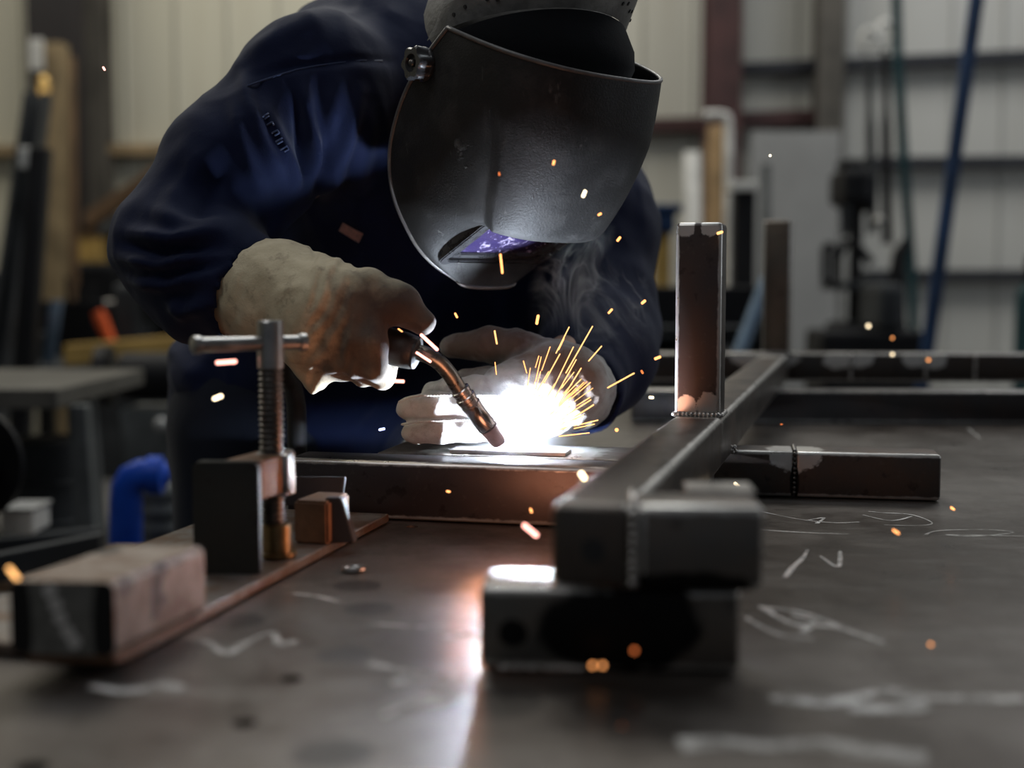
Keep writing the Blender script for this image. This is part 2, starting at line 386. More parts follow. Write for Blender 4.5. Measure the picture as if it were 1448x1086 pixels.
# side stub on the right
so = PT(985, 699, TZ); ss = PT(1330, 709, TZ); sd = (ss-so); sl = sd.length; sd.normalize(); sp = V((-sd.y, sd.x, 0))
off = .055
s0 = so-sd*off; seam = s0+sd*(off+.104)
for a, ln in ((0, off+.1035), (off+.1045, sl-.1045)):
    bm = new(); add_hex(bm, s0+sd*a, sd*ln, sp*.05, Z*.0495, .004, 3)
    obj('side_stub_tube', bm, steel('side stub steel', (.06, .053, .049), [(seam+sd*-.013+Z*.045, .0135, .5, 150), (seam+sd*.013+Z*.045, .0135, .5, 150), (seam+sp*.02+Z*.05, .03, .4, 90)], [(seam+Z*.015, .005, .3, 100, (1, 1, .25))], rough=.42, metal=.6, brown=.9, wear_highlight=(s0, sp, .05, Z, .0495), ww=.0048), wf, smooth=40)
bw = new()
for k in range(9): sphere(bw, seam-sp*.0003+Z*(.005+k*.0052), .0028, 1, (.9, .7, 1))
for k in range(9): sphere(bw, seam+sp*(.004+k*.0052)+Z*.0493, .003, 1)
obj('weld_bead', bw, M['thread'], wf, smooth=180)
bw = new()
for k in range(7): sphere(bw, P(1037, 632, 1.31)+V((k*.0012-.004, .001*k, math.sin(k*1.7)*.003-.003)), .0028, 1)
obj('weld_spatter', bw, M['weld'], wf, smooth=180)
# far cross tubes
D6 = dirv(-3); D6p = V((-D6.y, D6.x, 0))
f0 = PT(905, 501, L2); far0 = P(905, 501, 2.36)
fx = [PT(x, 503, L2) for x in (1060, 1108, 1200, 1315)]
fdir = D6
bm = new(); fl = P(905, 500, 2.33); add_hex(bm, V((fl.x, 2.36, L2-TS-.002)), fdir*1.02, D6p*.05, Z*(TS+.002), .004, 2)
def fxp(px): x = (px-724)/1800*2.31; return V((x, 2.36-math.tan(math.radians(3))*(x-fl.x), L2-.008))
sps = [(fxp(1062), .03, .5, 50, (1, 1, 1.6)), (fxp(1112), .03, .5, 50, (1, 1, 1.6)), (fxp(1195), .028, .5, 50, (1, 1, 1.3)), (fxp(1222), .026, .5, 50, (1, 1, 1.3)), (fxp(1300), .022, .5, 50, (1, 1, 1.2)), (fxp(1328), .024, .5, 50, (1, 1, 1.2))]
ft = obj('far_cross_tube', bm, steel('far cross tube steel', (.05, .045, .042), sps, rough=.42, metal=.6, wear_highlight=(V((fl.x, 2.36, L2-TS-.002)), D6p, .05, Z, TS+.002), ww=.005), wf, smooth=40)
for px in (1210, 1315, 1385):
    bw = new()
    for k in range(9): sphere(bw, fxp(px)+V((0, -.002, .005-k*.0055)), .0035, 1)
    obj('weld_bead', bw, M['weld'], ft, smooth=180)
l0 = PT(893, 596, TZ)
bm = new(); add_hex(bm, l0, D6*1.15, D6p*.05, Z*.0535, .004, 2)
obj('far_lower_tube', bm, steel('far lower tube steel', (.045, .042, .042), [], rough=.36, metal=.7, wear_highlight=(l0, D6p, .05, Z, .0535), ww=.005), wf, smooth=40)

# ================================================================== CLAMP FIXTURE (left)
cf = thing('clamping_fixture', 'rusty base plate fixture with upright screw bracket along the left table edge', 'fixture', tab_px(300, 830))
PH = .008
pr = PT(172, 940, TZ); pe = PT(550, 738, TZ); pd = (pe-pr); pl = pd.length; pd.normalize(); pn = V((-pd.y, pd.x, 0))
bm = new(); add_hex(bm, pr, pd*pl, pn*.158, Z*PH, .001, 1)
t = NT('rusty base plate'); p = t.pos(); n = t.noise(p, 28, 6, .65)
t.bsdf(t.mix(t.ramp(n, .42, .62), (.2, .185, .17), (.13, .075, .045)), .45, .6, t.bump(t.noise(p, 200, 3), .15, .001)); M['plate'] = t.m
obj('base_plate', bm, M['plate'], cf)
ZP = TZ+PH
def fpt(px, py, z=ZP): return PT(px, py, z)
bm = new(); q = fpt(480, 862); add_hex(bm, fpt(236, 846), pd*.05, pn*.004, Z*.001); obj('plate_slot', bm, M['black'], cf)
# upright bracket plate with rounded top corners
bq = fpt(274, 812); W_, H_ = .0505, .0865; bx = dirv(-1)
pts = [(0, 0), (W_, 0), (W_, H_-.005), (W_-.0015, H_-.0015), (W_-.005, H_), (.005, H_), (.0015, H_-.0015), (0, H_-.005)]
bm = new(); prism(bm, [bq+bx*x+Z*z for x, z in pts], V((-bx.y, bx.x, 0))*.012, .0008)
obj('bracket_plate', bm, steel('dark bracket plate', (.035, .037, .034), [], rough=.4, metal=.7), cf)
bm = new(); add_hex(bm, bq+bx*.018+V((0, .012, H_-.032)), bx*.0325, A*.062, Z*.031, .002)
obj('bracket_arm', bm, M['rust'], cf, smooth=40)
sc = fpt(394, 795); sx, sy = P(384, 600, 1.02).x, 1.02
scx = V((sx, sy, 0))
bm = new(); lathe(bm, scx+Z*(P(384, 699, 1.02).z), Z, [(0, .0155), (.0012, .0185), (.028, .0185), (.031, .017), (.0325, .0165)], 8)
obj('threaded_nut', bm, M['clamp_steel'], cf, smooth=30)
bm = new(); ft0 = scx.copy(); ft0.z = ZP
bm = new(); boxc(bm, V((P(398, 700, 1.02).x-.006, sy+.002, P(398, 667, 1.02).z)), .03, .034, .033, bevel=.004); obj('nut_block', bm, M['clamp_steel'], cf, smooth=40)
bm = new(); rk = fpt(412, 770); prism(bm, [fpt(410, 775)+V((0, .02, 0))+B*x+Z*z for x, z in ((0, 0), (.031, 0), (.031, .037), (0, .037))], A*.05, .002)
obj('stop_block', bm, M['rust'], cf, smooth=40)
g0 = fpt(500, 768)
bm = new(); prism(bm, [g0+bx*x+Z*z for x, z in ((-.024, 0), (0, 0), (-.010, .037), (-.012, .039), (-.024, .039))], A*.01, .0008); obj('gusset', bm, M['dark'], cf)
bm = new(); bb = P(416, 715, 1.14); prism(bm, [bb+bx*x+Z*z for x, z in ((-.01, 0), (.042, 0), (.046, .026), (-.01, .026))], A*.006, .0008); obj('back_plate', bm, M['dark'], cf)
# the screw itself with its T handle turns in the nut: a thing of its own
cs_ = thing('clamp_screw', 'threaded steel clamp screw with sliding T handle standing in the bracket', 'clamp', (sx, sy, ZP+.002))
zt, zh = P(384, 453, 1.02).z, P(384, 522, 1.02).z
zb = ZP+.028
bm = new(); prof = []
z = zb; k = 0
while z < zh:
    prof += [(z-zb, .0088), (z-zb+.0012, .0102), (z-zb+.0022, .0102), (z-zb+.0034, .0088)]; z += .0046
prof = [q for q in prof if q[0] < zh-zb]
lathe(bm, V((sx, sy, zb)), Z, prof, 28); obj('threaded_rod', bm, M['thread'], cs_, smooth=35)
bm = new(); lathe(bm, V((sx, sy, zh)), Z, [(0, .0095), (.001, .0106), (zt-zh-.0015, .0106), (zt-zh, .0095)], 32); obj('screw_head', bm, M['clamp_steel'], cs_, smooth=35)
zr = P(384, 485, 1.02).z; ba, bb_ = P(277, 484, .985), P(428, 486, 1.035)
ba.z = bb_.z = zr
bm = new(); tube(bm, [ba, bb_], .0058, 20); tb = obj('t_handle', bm, M['clamp_steel'], cs_, smooth=40)
for q, s in ((ba, -1), (bb_, 1)):
    bm = new(); lathe(bm, q, (bb_-ba)*s, [(-.004, .006), (-.003, .0073), (.002, .0073), (.0035, .005)], 20); obj('handle_end', bm, M['clamp_steel'], tb, smooth=40)
bm = new(); lathe(bm, V((sx+.003, sy, ZP+.0005)), Z, [(0, .012), (.001, .0155), (.004, .0155), (.0045, .0118), (.026, .0118), (.0275, .0105)], 28); obj('swivel_foot', bm, simple('brassy worn steel', (.26, .18, .09), .35, .9, .4, 60), cs_, smooth=35)
# loose bar on the plate end, near camera
bo = PT(16, 925, ZP+.006); bmn = new()
bl = thing('steel_bar_block', 'short thick steel bar with chalked end resting on the near end of rusty plate', 'steel bar', bo)
t = NT('worn orange brown bar'); p = t.pos(); n = t.noise(p, 60, 5, .65); n2 = t.noise(p, 25, 4)
cc = t.mix(t.ramp(n, .4, .65), (.26, .215, .18), (.14, .085, .055)); cc = t.mix(t.ramp(n2, .58, .66, 0, .85), cc, (.02, .016, .014)); t.bsdf(cc, .5, .45, t.bump(n, .15, .001))
bw_, bh_ = .062, .0435
e1 = dirv(-3)
prof = [(.003, 0), (bw_-.003, 0), (bw_, .004), (bw_, bh_-.004), (bw_-.003, bh_), (.003, bh_), (0, bh_-.004), (0, .004)]
bm = new(); prism(bm, [bo+e1*x+Z*z for x, z in prof], A*.105); obj('bar', bm, t.m, bl)
t2 = NT('dark bar end with chalk smear'); n = t2.noise(t2.pos(), 90, 5)
ce = t2.mix(t2.ramp(n, .35, .7), (.13, .128, .115), (.2, .195, .178))
for x, z in ((.024, .038), (.027, .030), (.030, .022), (.034, .014), (.038, .008)):
    ce = t2.mix(t2.near(bo+e1*x+Z*z, .0042, .4, 200), ce, (.6, .58, .55))
for x in (.004, .058): ce = t2.mix(t2.near(bo+e1*x+Z*.02, .009, .2, 60, (1, 1, .22)), ce, (.012, .012, .011))
t2.bsdf(ce, .45, .5)
bm = new(); prism(bm, [bo+e1*(x*.985+.0005)+Z*(z*.985+.0003)-A*.0004 for x, z in prof], A*.0006); obj('bar_end', bm, t2.m, bl)
bm = new(); prism(bm, [bo+e1*x+A*y-Z*.0055 for x, y in ((.008, .002), (.06, .002), (.06, .1), (.008, .1))], Z*.0052, .0006); tag(obj('packing_strip', bm, M['rust']), 'rusty flat strip packed under the near steel bar', 'steel strip')
bm = new(); q = tab_px(500, 806); x0 = []
rr = _rings(bm, [[q+V((math.cos(2*math.pi*k/24)*r, math.sin(2*math.pi*k/24)*r, z)) for k in range(24)] for r, z in ((.0098, .0002), (.0102, .001), (.0098, .0024), (.0072, .0024), (.006, .0012))])
tag(obj('washer', bm, M['clamp_steel'], smooth=40), 'small round steel washer lying on the table beside the clamp', 'washer')
# ================================================================== PERSON
def sd_caps(X, a, b, ra, rb):
    a, b = np.array(a, np.float32), np.array(b, np.float32); ab = b-a
    t = np.clip(((X-a)@ab)/max(float(ab@ab), 1e-9), 0, 1)[..., None]
    return np.linalg.norm(X-(a+t*ab), axis=-1)-(ra+(rb-ra)*t[..., 0])
def sd_ell(X, c, rot, r):
    q = (X-np.array(c, np.float32))@np.array(rot, np.float32)      # columns of rot = local axes
    r = np.array(r, np.float32); k0 = np.linalg.norm(q/r, axis=-1); k1 = np.linalg.norm(q/(r*r), axis=-1)
    return k0*(k0-1)/np.maximum(k1, 1e-6)
def smin(a, b, k):
    if k <= 0: return np.minimum(a, b)
    h = np.maximum(k-np.abs(a-b), 0)/k
    return np.minimum(a, b)-h*h*k*.25
def sdf_mesh(name, prims, h, mat, parent, post=None, pad=.02, label=None):
    """prims: list of (op, k, kind, args); grown into ONE continuous surface"""
    lo = np.array([1e9]*3); hi = -lo
    for op, k, kind, a in prims:
        if op != 'add': continue
        if kind == 'caps':
            for q, r in ((a[0], a[2]), (a[1], a[3])): lo = np.minimum(lo, np.array(q)-r); hi = np.maximum(hi, np.array(q)+r)
        else:
            r = max(a[2]); lo = np.minimum(lo, np.array(a[0])-r); hi = np.maximum(hi, np.array(a[0])+r)
    lo -= pad; hi += pad
    n = np.ceil((hi-lo)/h).astype(int)
    gx, gy, gz = [np.arange(k, dtype=np.float32)*h+l for k, l in zip(n, lo)]
    D = np.full(tuple(n), 1e3, np.float32)
    for op, k, kind, a in prims:
        # only the slab of the grid this shape can change
        if kind == 'caps': l = np.minimum(np.array(a[0])-a[2], np.array(a[1])-a[3]); u = np.maximum(np.array(a[0])+a[2], np.array(a[1])+a[3]); l = np.minimum(l, np.minimum(a[0], a[1])-max(a[2], a[3])); u = np.maximum(u, np.maximum(a[0], a[1])+max(a[2], a[3]))
        elif kind == 'ell': l = np.array(a[0])-max(a[2]); u = np.array(a[0])+max(a[2])
        else: l, u = lo, hi
        m = max(k, 0)+4*h
        i0 = np.maximum(((l-m-lo)/h).astype(int), 0); i1 = np.minimum(((u+m-lo)/h).astype(int)+1, n)
        if np.any(i1 <= i0): continue
        sl = tuple(slice(p, q) for p, q in zip(i0, i1))
        X = np.stack(np.meshgrid(gx[sl[0]], gy[sl[1]], gz[sl[2]], indexing='ij'), -1)
        if kind == 'caps': d = sd_caps(X, *a)
        elif kind == 'ell': d = sd_ell(X, *a)
        else: d = (X-np.array(a[0], np.float32))@np.array(a[1], np.float32)     # half space, inside where negative
        if op == 'add': D[sl] = smin(D[sl], d, k)
        else: D[sl] = -smin(-D[sl], d, k)
    D = np.clip(D, -4*h, 4*h)
    g = openvdb.FloatGrid(4*h); g.copyFromArray(D); g.transform = openvdb.createLinearTransform(voxelSize=h)
    pts, tris, quads = g.convertToPolygons(isovalue=0.0, adaptivity=0.0)
    pts = np.asarray(pts)+lo
    me = bpy.data.meshes.new(name)
    me.from_pydata([tuple(p) for p in pts], [], [tuple(int(i) for i in f) for f in quads]+[tuple(int(i) for i in f) for f in tris])
    me.update()
    bm = bmesh.new(); bm.from_mesh(me); bmesh.ops.recalc_face_normals(bm, faces=bm.faces)
    if post:
        bm.normal_update()
        mv = [(v, post(v.co, v.normal)) for v in bm.verts]
        for v, d in mv: v.co += v.normal*d
        bmesh.ops.smooth_vert(bm, verts=bm.verts, factor=.3, use_axis_x=True, use_axis_y=True, use_axis_z=True)
    bm.to_mesh(me); bm.free()
    for p in me.polygons: p.use_smooth = True
    kw = {'label': label} if label else {}
    o = link(name, me, mat, None, **kw); o.parent = parent; o.matrix_parent_inverse = parent_inv(parent)
    return o
def caps(a, b, ra, rb, k=.03, op='add'): return (op, k, 'caps', (tuple(a), tuple(b), ra, rb))
def chain(pts, rr, k=.03):
    return [caps(pts[i], pts[i+1], rr[i], rr[i+1], k if i else k) for i in range(len(pts)-1)]
def ell(c, r, rot=None, k=.03, op='add'): return (op, k, 'ell', (tuple(c), np.eye(3) if rot is None else np.array(rot), r))
def proj(co):
    y = math.cos(PITCH)*co.y-math.sin(PITCH)*(co.z-CAMZ); w = math.sin(PITCH)*co.y+math.cos(PITCH)*(co.z-CAMZ)
    return CX+FPX*co.x/y, CY-FPX*w/y

person = thing('person', 'person in navy work jacket and dark welding helmet bending over the table with a torch', 'person', (-.33, 1.75, 0))
# joints
Sr, Er, Wr = P(452, 140, 1.47), P(250, 342, 1.37), P(455, 436, 1.27)
Sl, El, Wl = P(775, 190, 1.80), P(842, 455, 1.60), P(806, 552, 1.41)
HIP = V((-.313, 1.74, .90)); BEL = P(490, 455, 1.72); CHE = P(585, 280, 1.68); UPB = P(572, 152, 1.63); NEC = P(660, 120, 1.56)
# head frame
PHI, DEL = math.radians(40), math.radians(40)
hF = V((math.sin(PHI)*math.cos(DEL), -math.cos(PHI)*math.cos(DEL), -math.sin(DEL)))
hU = V((math.sin(PHI)*math.sin(DEL), -math.cos(PHI)*math.sin(DEL), math.cos(DEL)))
hR = V((-math.cos(PHI), -math.sin(PHI), 0))
HO = P(600, 92, 1.30)-hR*.117-hU*.05
def hp(r, f, u): return HO+hR*r+hF*f+hU*u
hrot = np.array([list(hR), list(hF), list(hU)]).T
feet = [(V((-.40, 1.60, 0)), V((-.345, 1.66, .47)), V((-.345, 1.68, .86))), (V((-.30, 1.98, 0)), V((-.27, 1.90, .47)), V((-.29, 1.83, .86)))]
fwd = B
# --- gloved right hand round the torch handle
HA, HB = P(452, 462, 1.245), P(590, 500, 1.222)        # torch handle axis
hax = (HB-HA).normalized(); hup = (Z-hax*Z.dot(hax)).normalized(); hnr = hax.cross(hup).normalized()   # hnr: towards the camera side
if hnr.y > 0: hnr = -hnr
def hpt(t, ang, r): a = math.radians(ang); return HA+hax*t+(hup*math.cos(a)+hnr*math.sin(a))*r
def right_hand(s, k=.012):
    kn = P(505, 430, 1.215)
    pr = [caps(P(428, 432, 1.262), P(470, 440, 1.235), .043*s, .044*s, k*2), caps(P(470, 440, 1.235), P(500, 446, 1.228), .043*s, .034*s, k*2), caps(P(452, 480, 1.24), P(480, 488, 1.236), .036*s, .030*s, k*2)]
    for i, (t, rr) in enumerate(((.010, .0125), (.030, .0135), (.050, .0135), (.069, .0125))):
        q = [hpt(t-.012, 40, .034), hpt(t, 85, .033), hpt(t+.004, 130, .033), hpt(t+.004, 185, .031), hpt(t+.002, 235, .029)]
        pr += chain(q, [rr*s*1.1, rr*s*1.05, rr*s, rr*s*.95, rr*s*.85], .006)
    # thumb lies along the top of the handle
    pr += chain([P(478, 420, 1.235), P(520, 416, 1.222), P(562, 429, 1.216), P(598, 456, 1.214)], [.024*s, .021*s, .018*s, .0125*s], .012)
    return pr
# --- gloved left hand steadying the work, back of the hand to the camera
def left_hand(s, k=.012):
    w = P(800, 545, 1.37)
    pr = [caps(w, P(760, 560, 1.352), .040*s, .036*s, k*2), caps(P(770, 535, 1.36), P(715, 548, 1.345), .032*s, .026*s, k*2), caps(P(770, 575, 1.35), P(715, 585, 1.335), .030*s, .024*s, k*2)]
    for pts, rr in (([P(712, 536, 1.36), P(685, 536, 1.365), P(660, 540, 1.37), P(645, 546, 1.385)], .0125),
                    ([P(715, 548, 1.34), P(675, 549, 1.328), P(635, 552, 1.328), P(610, 556, 1.345)], .0125),
                    ([P(712, 574, 1.33), P(665, 575, 1.308), P(615, 576, 1.300), P(578, 577, 1.305)], .0145),
                    ([P(715, 602, 1.325), P(668, 607, 1.302), P(620, 609, 1.292), P(584, 611, 1.297)], .0125)):
        pr += chain(pts, [rr*s*1.08, rr*s*1.03, rr*s, rr*s*.92], .006)
    pr += chain([P(775, 510, 1.375), P(735, 494, 1.385), P(690, 487, 1.40), P(640, 490, 1.415)], [.022*s, .0195*s, .018*s, .014*s], .012)
    return pr
# --- the body under the clothes: one continuous surface
body = []
body += [ell(hp(0, 0, .03), (.077, .098, .115), hrot, .02), ell(hp(0, .045, -.06), (.058, .062, .07), hrot, .03),
         caps(hp(0, .098, .012), hp(0, .118, -.022), .009, .014, .012), caps(hp(0, .07, -.045), hp(0, .100, -.052), .012, .01, .012),
         ell(hp(.03, .085, .022), (.013, .010, .010), hrot, .006), ell(hp(-.03, .085, .022), (.013, .010, .010), hrot, .006),
         caps(hp(.02, .094, -.062), hp(-.02, .094, -.062), .007, .007, .006), caps(hp(.02, .092, -.074), hp(-.02, .092, -.074), .0075, .0075, .006)]
for s in (1, -1): body += [ell(hp(.078*s, -.01, 0), (.012, .022, .034), hrot, .008)]
body += chain([hp(0, -.03, -.03), NEC+V((.0, .03, -.02)), UPB+V((.05, .03, -.03))], [.058, .06, .09], .04)
body += chain([UPB, CHE, BEL, HIP+V((.02, 0, .03))], [.11, .125, .115, .115], .06)
body += chain([UPB, Sr+V((.02, .02, -.02))], [.11, .065], .05)+chain([Sr+V((.02, .02, -.02)), Er, P(425, 432, 1.28)], [.06, .042, .033], .03)
body += chain([UPB, Sl], [.11, .065], .05)+chain([Sl, El, P(795, 548, 1.385)], [.058, .042, .034], .03)
for f, kn, hj in feet:
    body += chain([hj, kn, f+Z*.09], [.085, .06, .042], .04)+chain([f+Z*.05-fwd*.04, f+Z*.035+fwd*.14], [.036, .03], .03)
body += right_hand(.62)+left_hand(.62)
sdf_mesh('body', body, .0052, M['skin'], person, label='person bending forward, mostly covered by work clothes')

# --- clothes
def cloth(name, col, sheen=.3, bscale=900, wear_highlight=.3):
    t = NT(name); p = t.pos(); n = t.noise(p, 9, 5, .6); w = t.noise(p, bscale, 2)
    c = t.mix(t.ramp(n, .3, .75, 0, wear_highlight), col, tuple(min(1, v*2.0+.001) for v in col))
    t.bsdf(c, .82, 0, t.bump(t.math('ADD', w, t.math('MULTIPLY', t.noise(p, 60, 4), 2.)), .25, .0012), Sheen_Weight=sheen, Sheen_Roughness=.5, Specular_IOR_Level=.15); return t.m
NAVY = cloth('navy work cloth', (.0027, .0062, .027), .06)
TROU = cloth('dark navy trouser cloth', (.005, .007, .014), .06)
folds = [  # ridges of the loose cloth (start .. end in the photograph's frame), height, width
    ([(432, 118), (436, 170), (440, 225)], .010, 9), ([(478, 122), (462, 170), (446, 220), (438, 268)], .012, 13),
    ([(490, 140), (478, 200), (462, 240), (452, 262)], .008, 10), ([(508, 130), (490, 190), (476, 235), (462, 272)], .010, 10),
    ([(345, 100), (352, 150), (372, 210), (405, 262)], .010, 12), ([(372, 150), (392, 200), (412, 245), (422, 268)], .010, 12),
    ([(330, 130), (338, 190), (355, 240), (372, 268)], .007, 10), ([(420, 140), (425, 200), (428, 262)], -.012, 8),
    ([(456, 150), (455, 220), (446, 285)], -.010, 8), ([(520, 140), (512, 210), (500, 270)], .010, 16),
    ([(345, 85), (410, 50), (470, 20)], .006, 14), ([(360, 110), (420, 92), (500, 84), (560, 85)], -.004, 6),
    ([(180, 330), (250, 342), (330, 335)], .010, 12), ([(172, 360), (225, 378), (300, 362)], .011, 12), ([(190, 395), (235, 400), (300, 385)], .010, 12),
    ([(215, 300), (262, 318), (340, 322)], .008, 14), ([(175, 345), (230, 358), (310, 348)], -.010, 9), ([(185, 380), (240, 390), (310, 374)], -.010, 9),
    ([(240, 425), (262, 440), (300, 430)], .008, 10), ([(300, 200), (270, 250), (230, 300)], .006, 16), ([(320, 230), (300, 280), (270, 320)], -.006, 14),
    ([(245, 520), (290, 560), (350, 590)], .008, 16), ([(250, 560), (300, 600), (360, 620)], -.008, 12), ([(240, 480), (270, 520), (300, 540)], .008, 14)]
fsegs = [(V((*a, 0)), V((*b, 0)), h, w, i/(len(f)-1), (i+1)/(len(f)-1)) for f, h, w in folds for i, (a, b) in enumerate(zip(f, f[1:]))]
def jacket_wrinkle(co, nr):
    d = .0045*noise.noise(co*11)+.003*noise.noise(co*26+V((3, 1, 7)))
    r = 1-abs(noise.noise(V((co.x*22, co.y*12, co.z*8)))*1.7); d += .004*max(r-.45, 0)
    if nr.y < .25:
        x, y = proj(co); q = V((x, y, 0)); hit = {}
        for a, b, h, w, t0, t1 in fsegs:
            ab = b-a; t = max(0, min(1, (q-a).dot(ab)/ab.length_squared)); dd = (q-a-ab*t).length
            if dd < 3*w:
                tt = t0+(t1-t0)*t; e = h*math.exp(-(dd/w)**2)*min(1, (.25+3*min(tt, 1-tt)))
                key = (h, w); 
                if abs(e) > abs(hit.get(key, 0)): hit[key] = e
        d += sum(hit.values())*1.15
    return d
CUF = P(338, 408, 1.305); cdir = (P(430, 425, 1.27)-Er).normalized()
jk = []
jk += chain([UPB+V((-.01, .01, .0)), CHE, BEL+V((0, 0, .005)), HIP+V((0, 0, .02))], [.155, .158, .150, .143], .08)
jk += chain([HIP+V((0, 0, .04)), HIP+V((-.005, .0, -.05))], [.145, .150], .04)
jk += chain([UPB+V((-.03, -.02, .0)), Sr], [.125, .086], .06)
jk += chain([Sr, P(335, 242, 1.41), Er], [.085, .072, .058], .04)
jk += chain([Er, P(285, 375, 1.335), CUF], [.058, .060, .060], .03)
jk += [caps(P(205, 345, 1.365), P(245, 385, 1.36), .030, .04, .03), caps(P(262, 418, 1.345), P(282, 432, 1.33), .03, .036, .03)]
jk += chain([UPB+V((.06, .05, 0)), Sl], [.13, .095], .06)+chain([Sl, P(825, 320, 1.69), El], [.098, .088, .074], .05)
jk += chain([El, P(845, 505, 1.52), P(822, 548, 1.435)], [.074, .062, .052], .04)
jk += [caps(NEC+V((-.05, .06, 0)), NEC+V((.0, .03, .0)), .10, .085, .05)]
jk += [caps(P(640, 330, 1.70), P(780, 360, 1.72), .12, .08, .06), caps(P(620, 430, 1.72), P(770, 450, 1.70), .10, .08, .06)]
jk += [('sub', .004, 'half', (tuple(CUF+cdir*.004), tuple(-cdir))) if False else caps(CUF+cdir*.012, CUF+cdir*.09, .050, .052, .006, 'sub')]
jk += [caps(CUF-cdir*.02, CUF+cdir*.02, .050, .050, .004, 'sub')]
jk += [ell(hp(0, .02, -.02), (.10, .13, .16), hrot, .01, 'sub')]
jk += [caps(P(822, 548, 1.435)+(Wl-El).normalized()*.02, P(806, 552, 1.40)+(Wl-El).normalized()*.03, .044, .044, .004, 'sub')]
jacket = sdf_mesh('jacket', jk, .0042, NAVY, person, jacket_wrinkle, label='dark navy work jacket')
tr = []
for f, kn, hj in feet: tr += chain([hj+Z*.02, kn, f+Z*.10], [.108, .09, .08], .05)
tr += [caps(HIP+V((0, -.04, .0)), HIP+V((.0, .06, .0)), .12, .12, .05)]
sdf_mesh('trousers', tr, .008, TROU, person, lambda co, n: .006*noise.noise(V((co.x*14, co.y*14, co.z*7))), label='dark navy trousers')
for f, kn, hj in feet:
    bo_ = chain([f+Z*.16, f+Z*.06-fwd*.03, f+Z*.055+fwd*.13], [.062, .056, .05], .03)+[('sub', .003, 'half', (tuple(f), (0, 0, -1)))]
    pr = [p_ for p_ in bo_ if p_[0] == 'add']
    sdf_mesh('boot', pr+[('sub', .003, 'half', (tuple(f+Z*.004), (0, 0, 1)))], .006, M['boot'], person)
# gloves
def glove_mat(name, c0, c1, dirt, stain=()):
    t = NT(name); p = t.pos(); n = t.noise(p, 22, 6, .65); n2 = t.noise(p, 55, 5, .7)
    c = t.mix(t.ramp(n, .4, .62), c0, c1); c = t.mix(t.ramp(n2, .55, .75, 0, .8), c, dirt)
    for s in stain: c = t.mix(t.math('MULTIPLY', t.near(*s[:-1]), s[-1][3]), c, s[-1][:3])
    t.bsdf(c, .85, 0, t.bump(t.math('ADD', t.noise(p, 500, 3), t.math('MULTIPLY', n2, 2)), .35, .0012), Sheen_Weight=.15); return t.m
gd = (.05, .032, .024)
GR = glove_mat('tan leather glove', (.60, .50, .33), (.47, .38, .24), (.16, .11, .07), [
    (P(520, 455, 1.20), .040, .7, 45, (1, 1, 1), .4, (*gd, .85)), (P(580, 470, 1.21), .055, .4, 40, (1, 1, 1), .35, (.035, .024, .02, .95)), (P(490, 520, 1.21), .036, .6, 50, (1, 1, 1), .4, (.05, .034, .025, .85)),
    (P(372, 430, 1.25), .012, .6, 120, (.02, .016, .013, .9)), (P(360, 440, 1.25), .010, .8, 160, (.02, .016, .013, .9)), (P(400, 405, 1.25), .014, .5, 90, (.2, .12, .07, .8)), (P(435, 470, 1.22), .014, .4, 70, (.28, .13, .06, .7))])
CW = (P(430, 430, 1.265)-CUF).normalized()
rg = chain([CUF+cdir*-.012, P(400, 420, 1.28), P(435, 432, 1.262)], [.053, .051, .046], .02)+right_hand(1)
rg += [caps(P(452, 505, 1.245), P(447, 542, 1.243), .024, .010, .02)]
tan_fold = [(P(412+10*k, 448-4*k, 1.22), k) for k in range(6)]
def glove_wr(co, n):
    x, y = proj(co)
    d = .0022*noise.noise(co*38)+.0012*noise.noise(co*80)
    u = (x-440)*.86+(y-430)*.5
    if 425 < x < 500: d += .0012*math.sin(u*.30+6*noise.noise(co*22))*max(0, min(1, (x-430)/15))*max(0, 1-(x-470)/90)
    return d
g1 = sdf_mesh('glove', rg, .0021, GR, person, glove_wr, pad=.012, label='tan leather glove gripping the torch')
# raised seam and cuff edge of the right glove
def ring_around(c, ax, r, w, n=40, wob=.0):
    x, y = frame_of(ax); bm = new()
    tube_pts = [c+(x*math.cos(2*math.pi*k/n)+y*math.sin(2*math.pi*k/n))*r for k in range(n)]
    rr = [[p+((p-c).normalized()*math.cos(2*math.pi*j/8)+ax.normalized()*math.sin(2*math.pi*j/8))*w for j in range(8)] for p in tube_pts]
    vs = [[bm.verts.new(q) for q in r_] for r_ in rr]
    for i in range(n):
        for j in range(8): bm.faces.new((vs[i][j], vs[(i+1) % n][j], vs[(i+1) % n][(j+1) % 8], vs[i][(j+1) % 8]))
    return bm
obj('cuff_seam', ring_around(P(408, 421, 1.275), (P(435, 432, 1.262)-P(395, 418, 1.285)).normalized()+V((0, 0, .35)), .0505, .0022), GR, g1, smooth=180)
GL = glove_mat('pale split leather glove', (.40, .38, .36), (.30, .28, .26), (.16, .13, .11), [(P(690, 482, 1.39), .060, .35, 40, (1, 1, 1), .3, (.055, .03, .02, .95)), (P(800, 535, 1.33), .042, .5, 40, (1, 1, 1), .4, (.13, .07, .045, .85)), (P(590, 618, 1.325), .02, .4, 60, (.25, .1, .05, .7))])
lg = left_hand(1)+chain([P(800, 545, 1.37), P(812, 552, 1.40)], [.042, .046], .02)
g2 = sdf_mesh('glove', lg, .0021, GL, person, lambda co, n: .0022*noise.noise(co*45)+.0014*noise.noise(co*110), pad=.012, label='pale leather glove lit white by the arc')
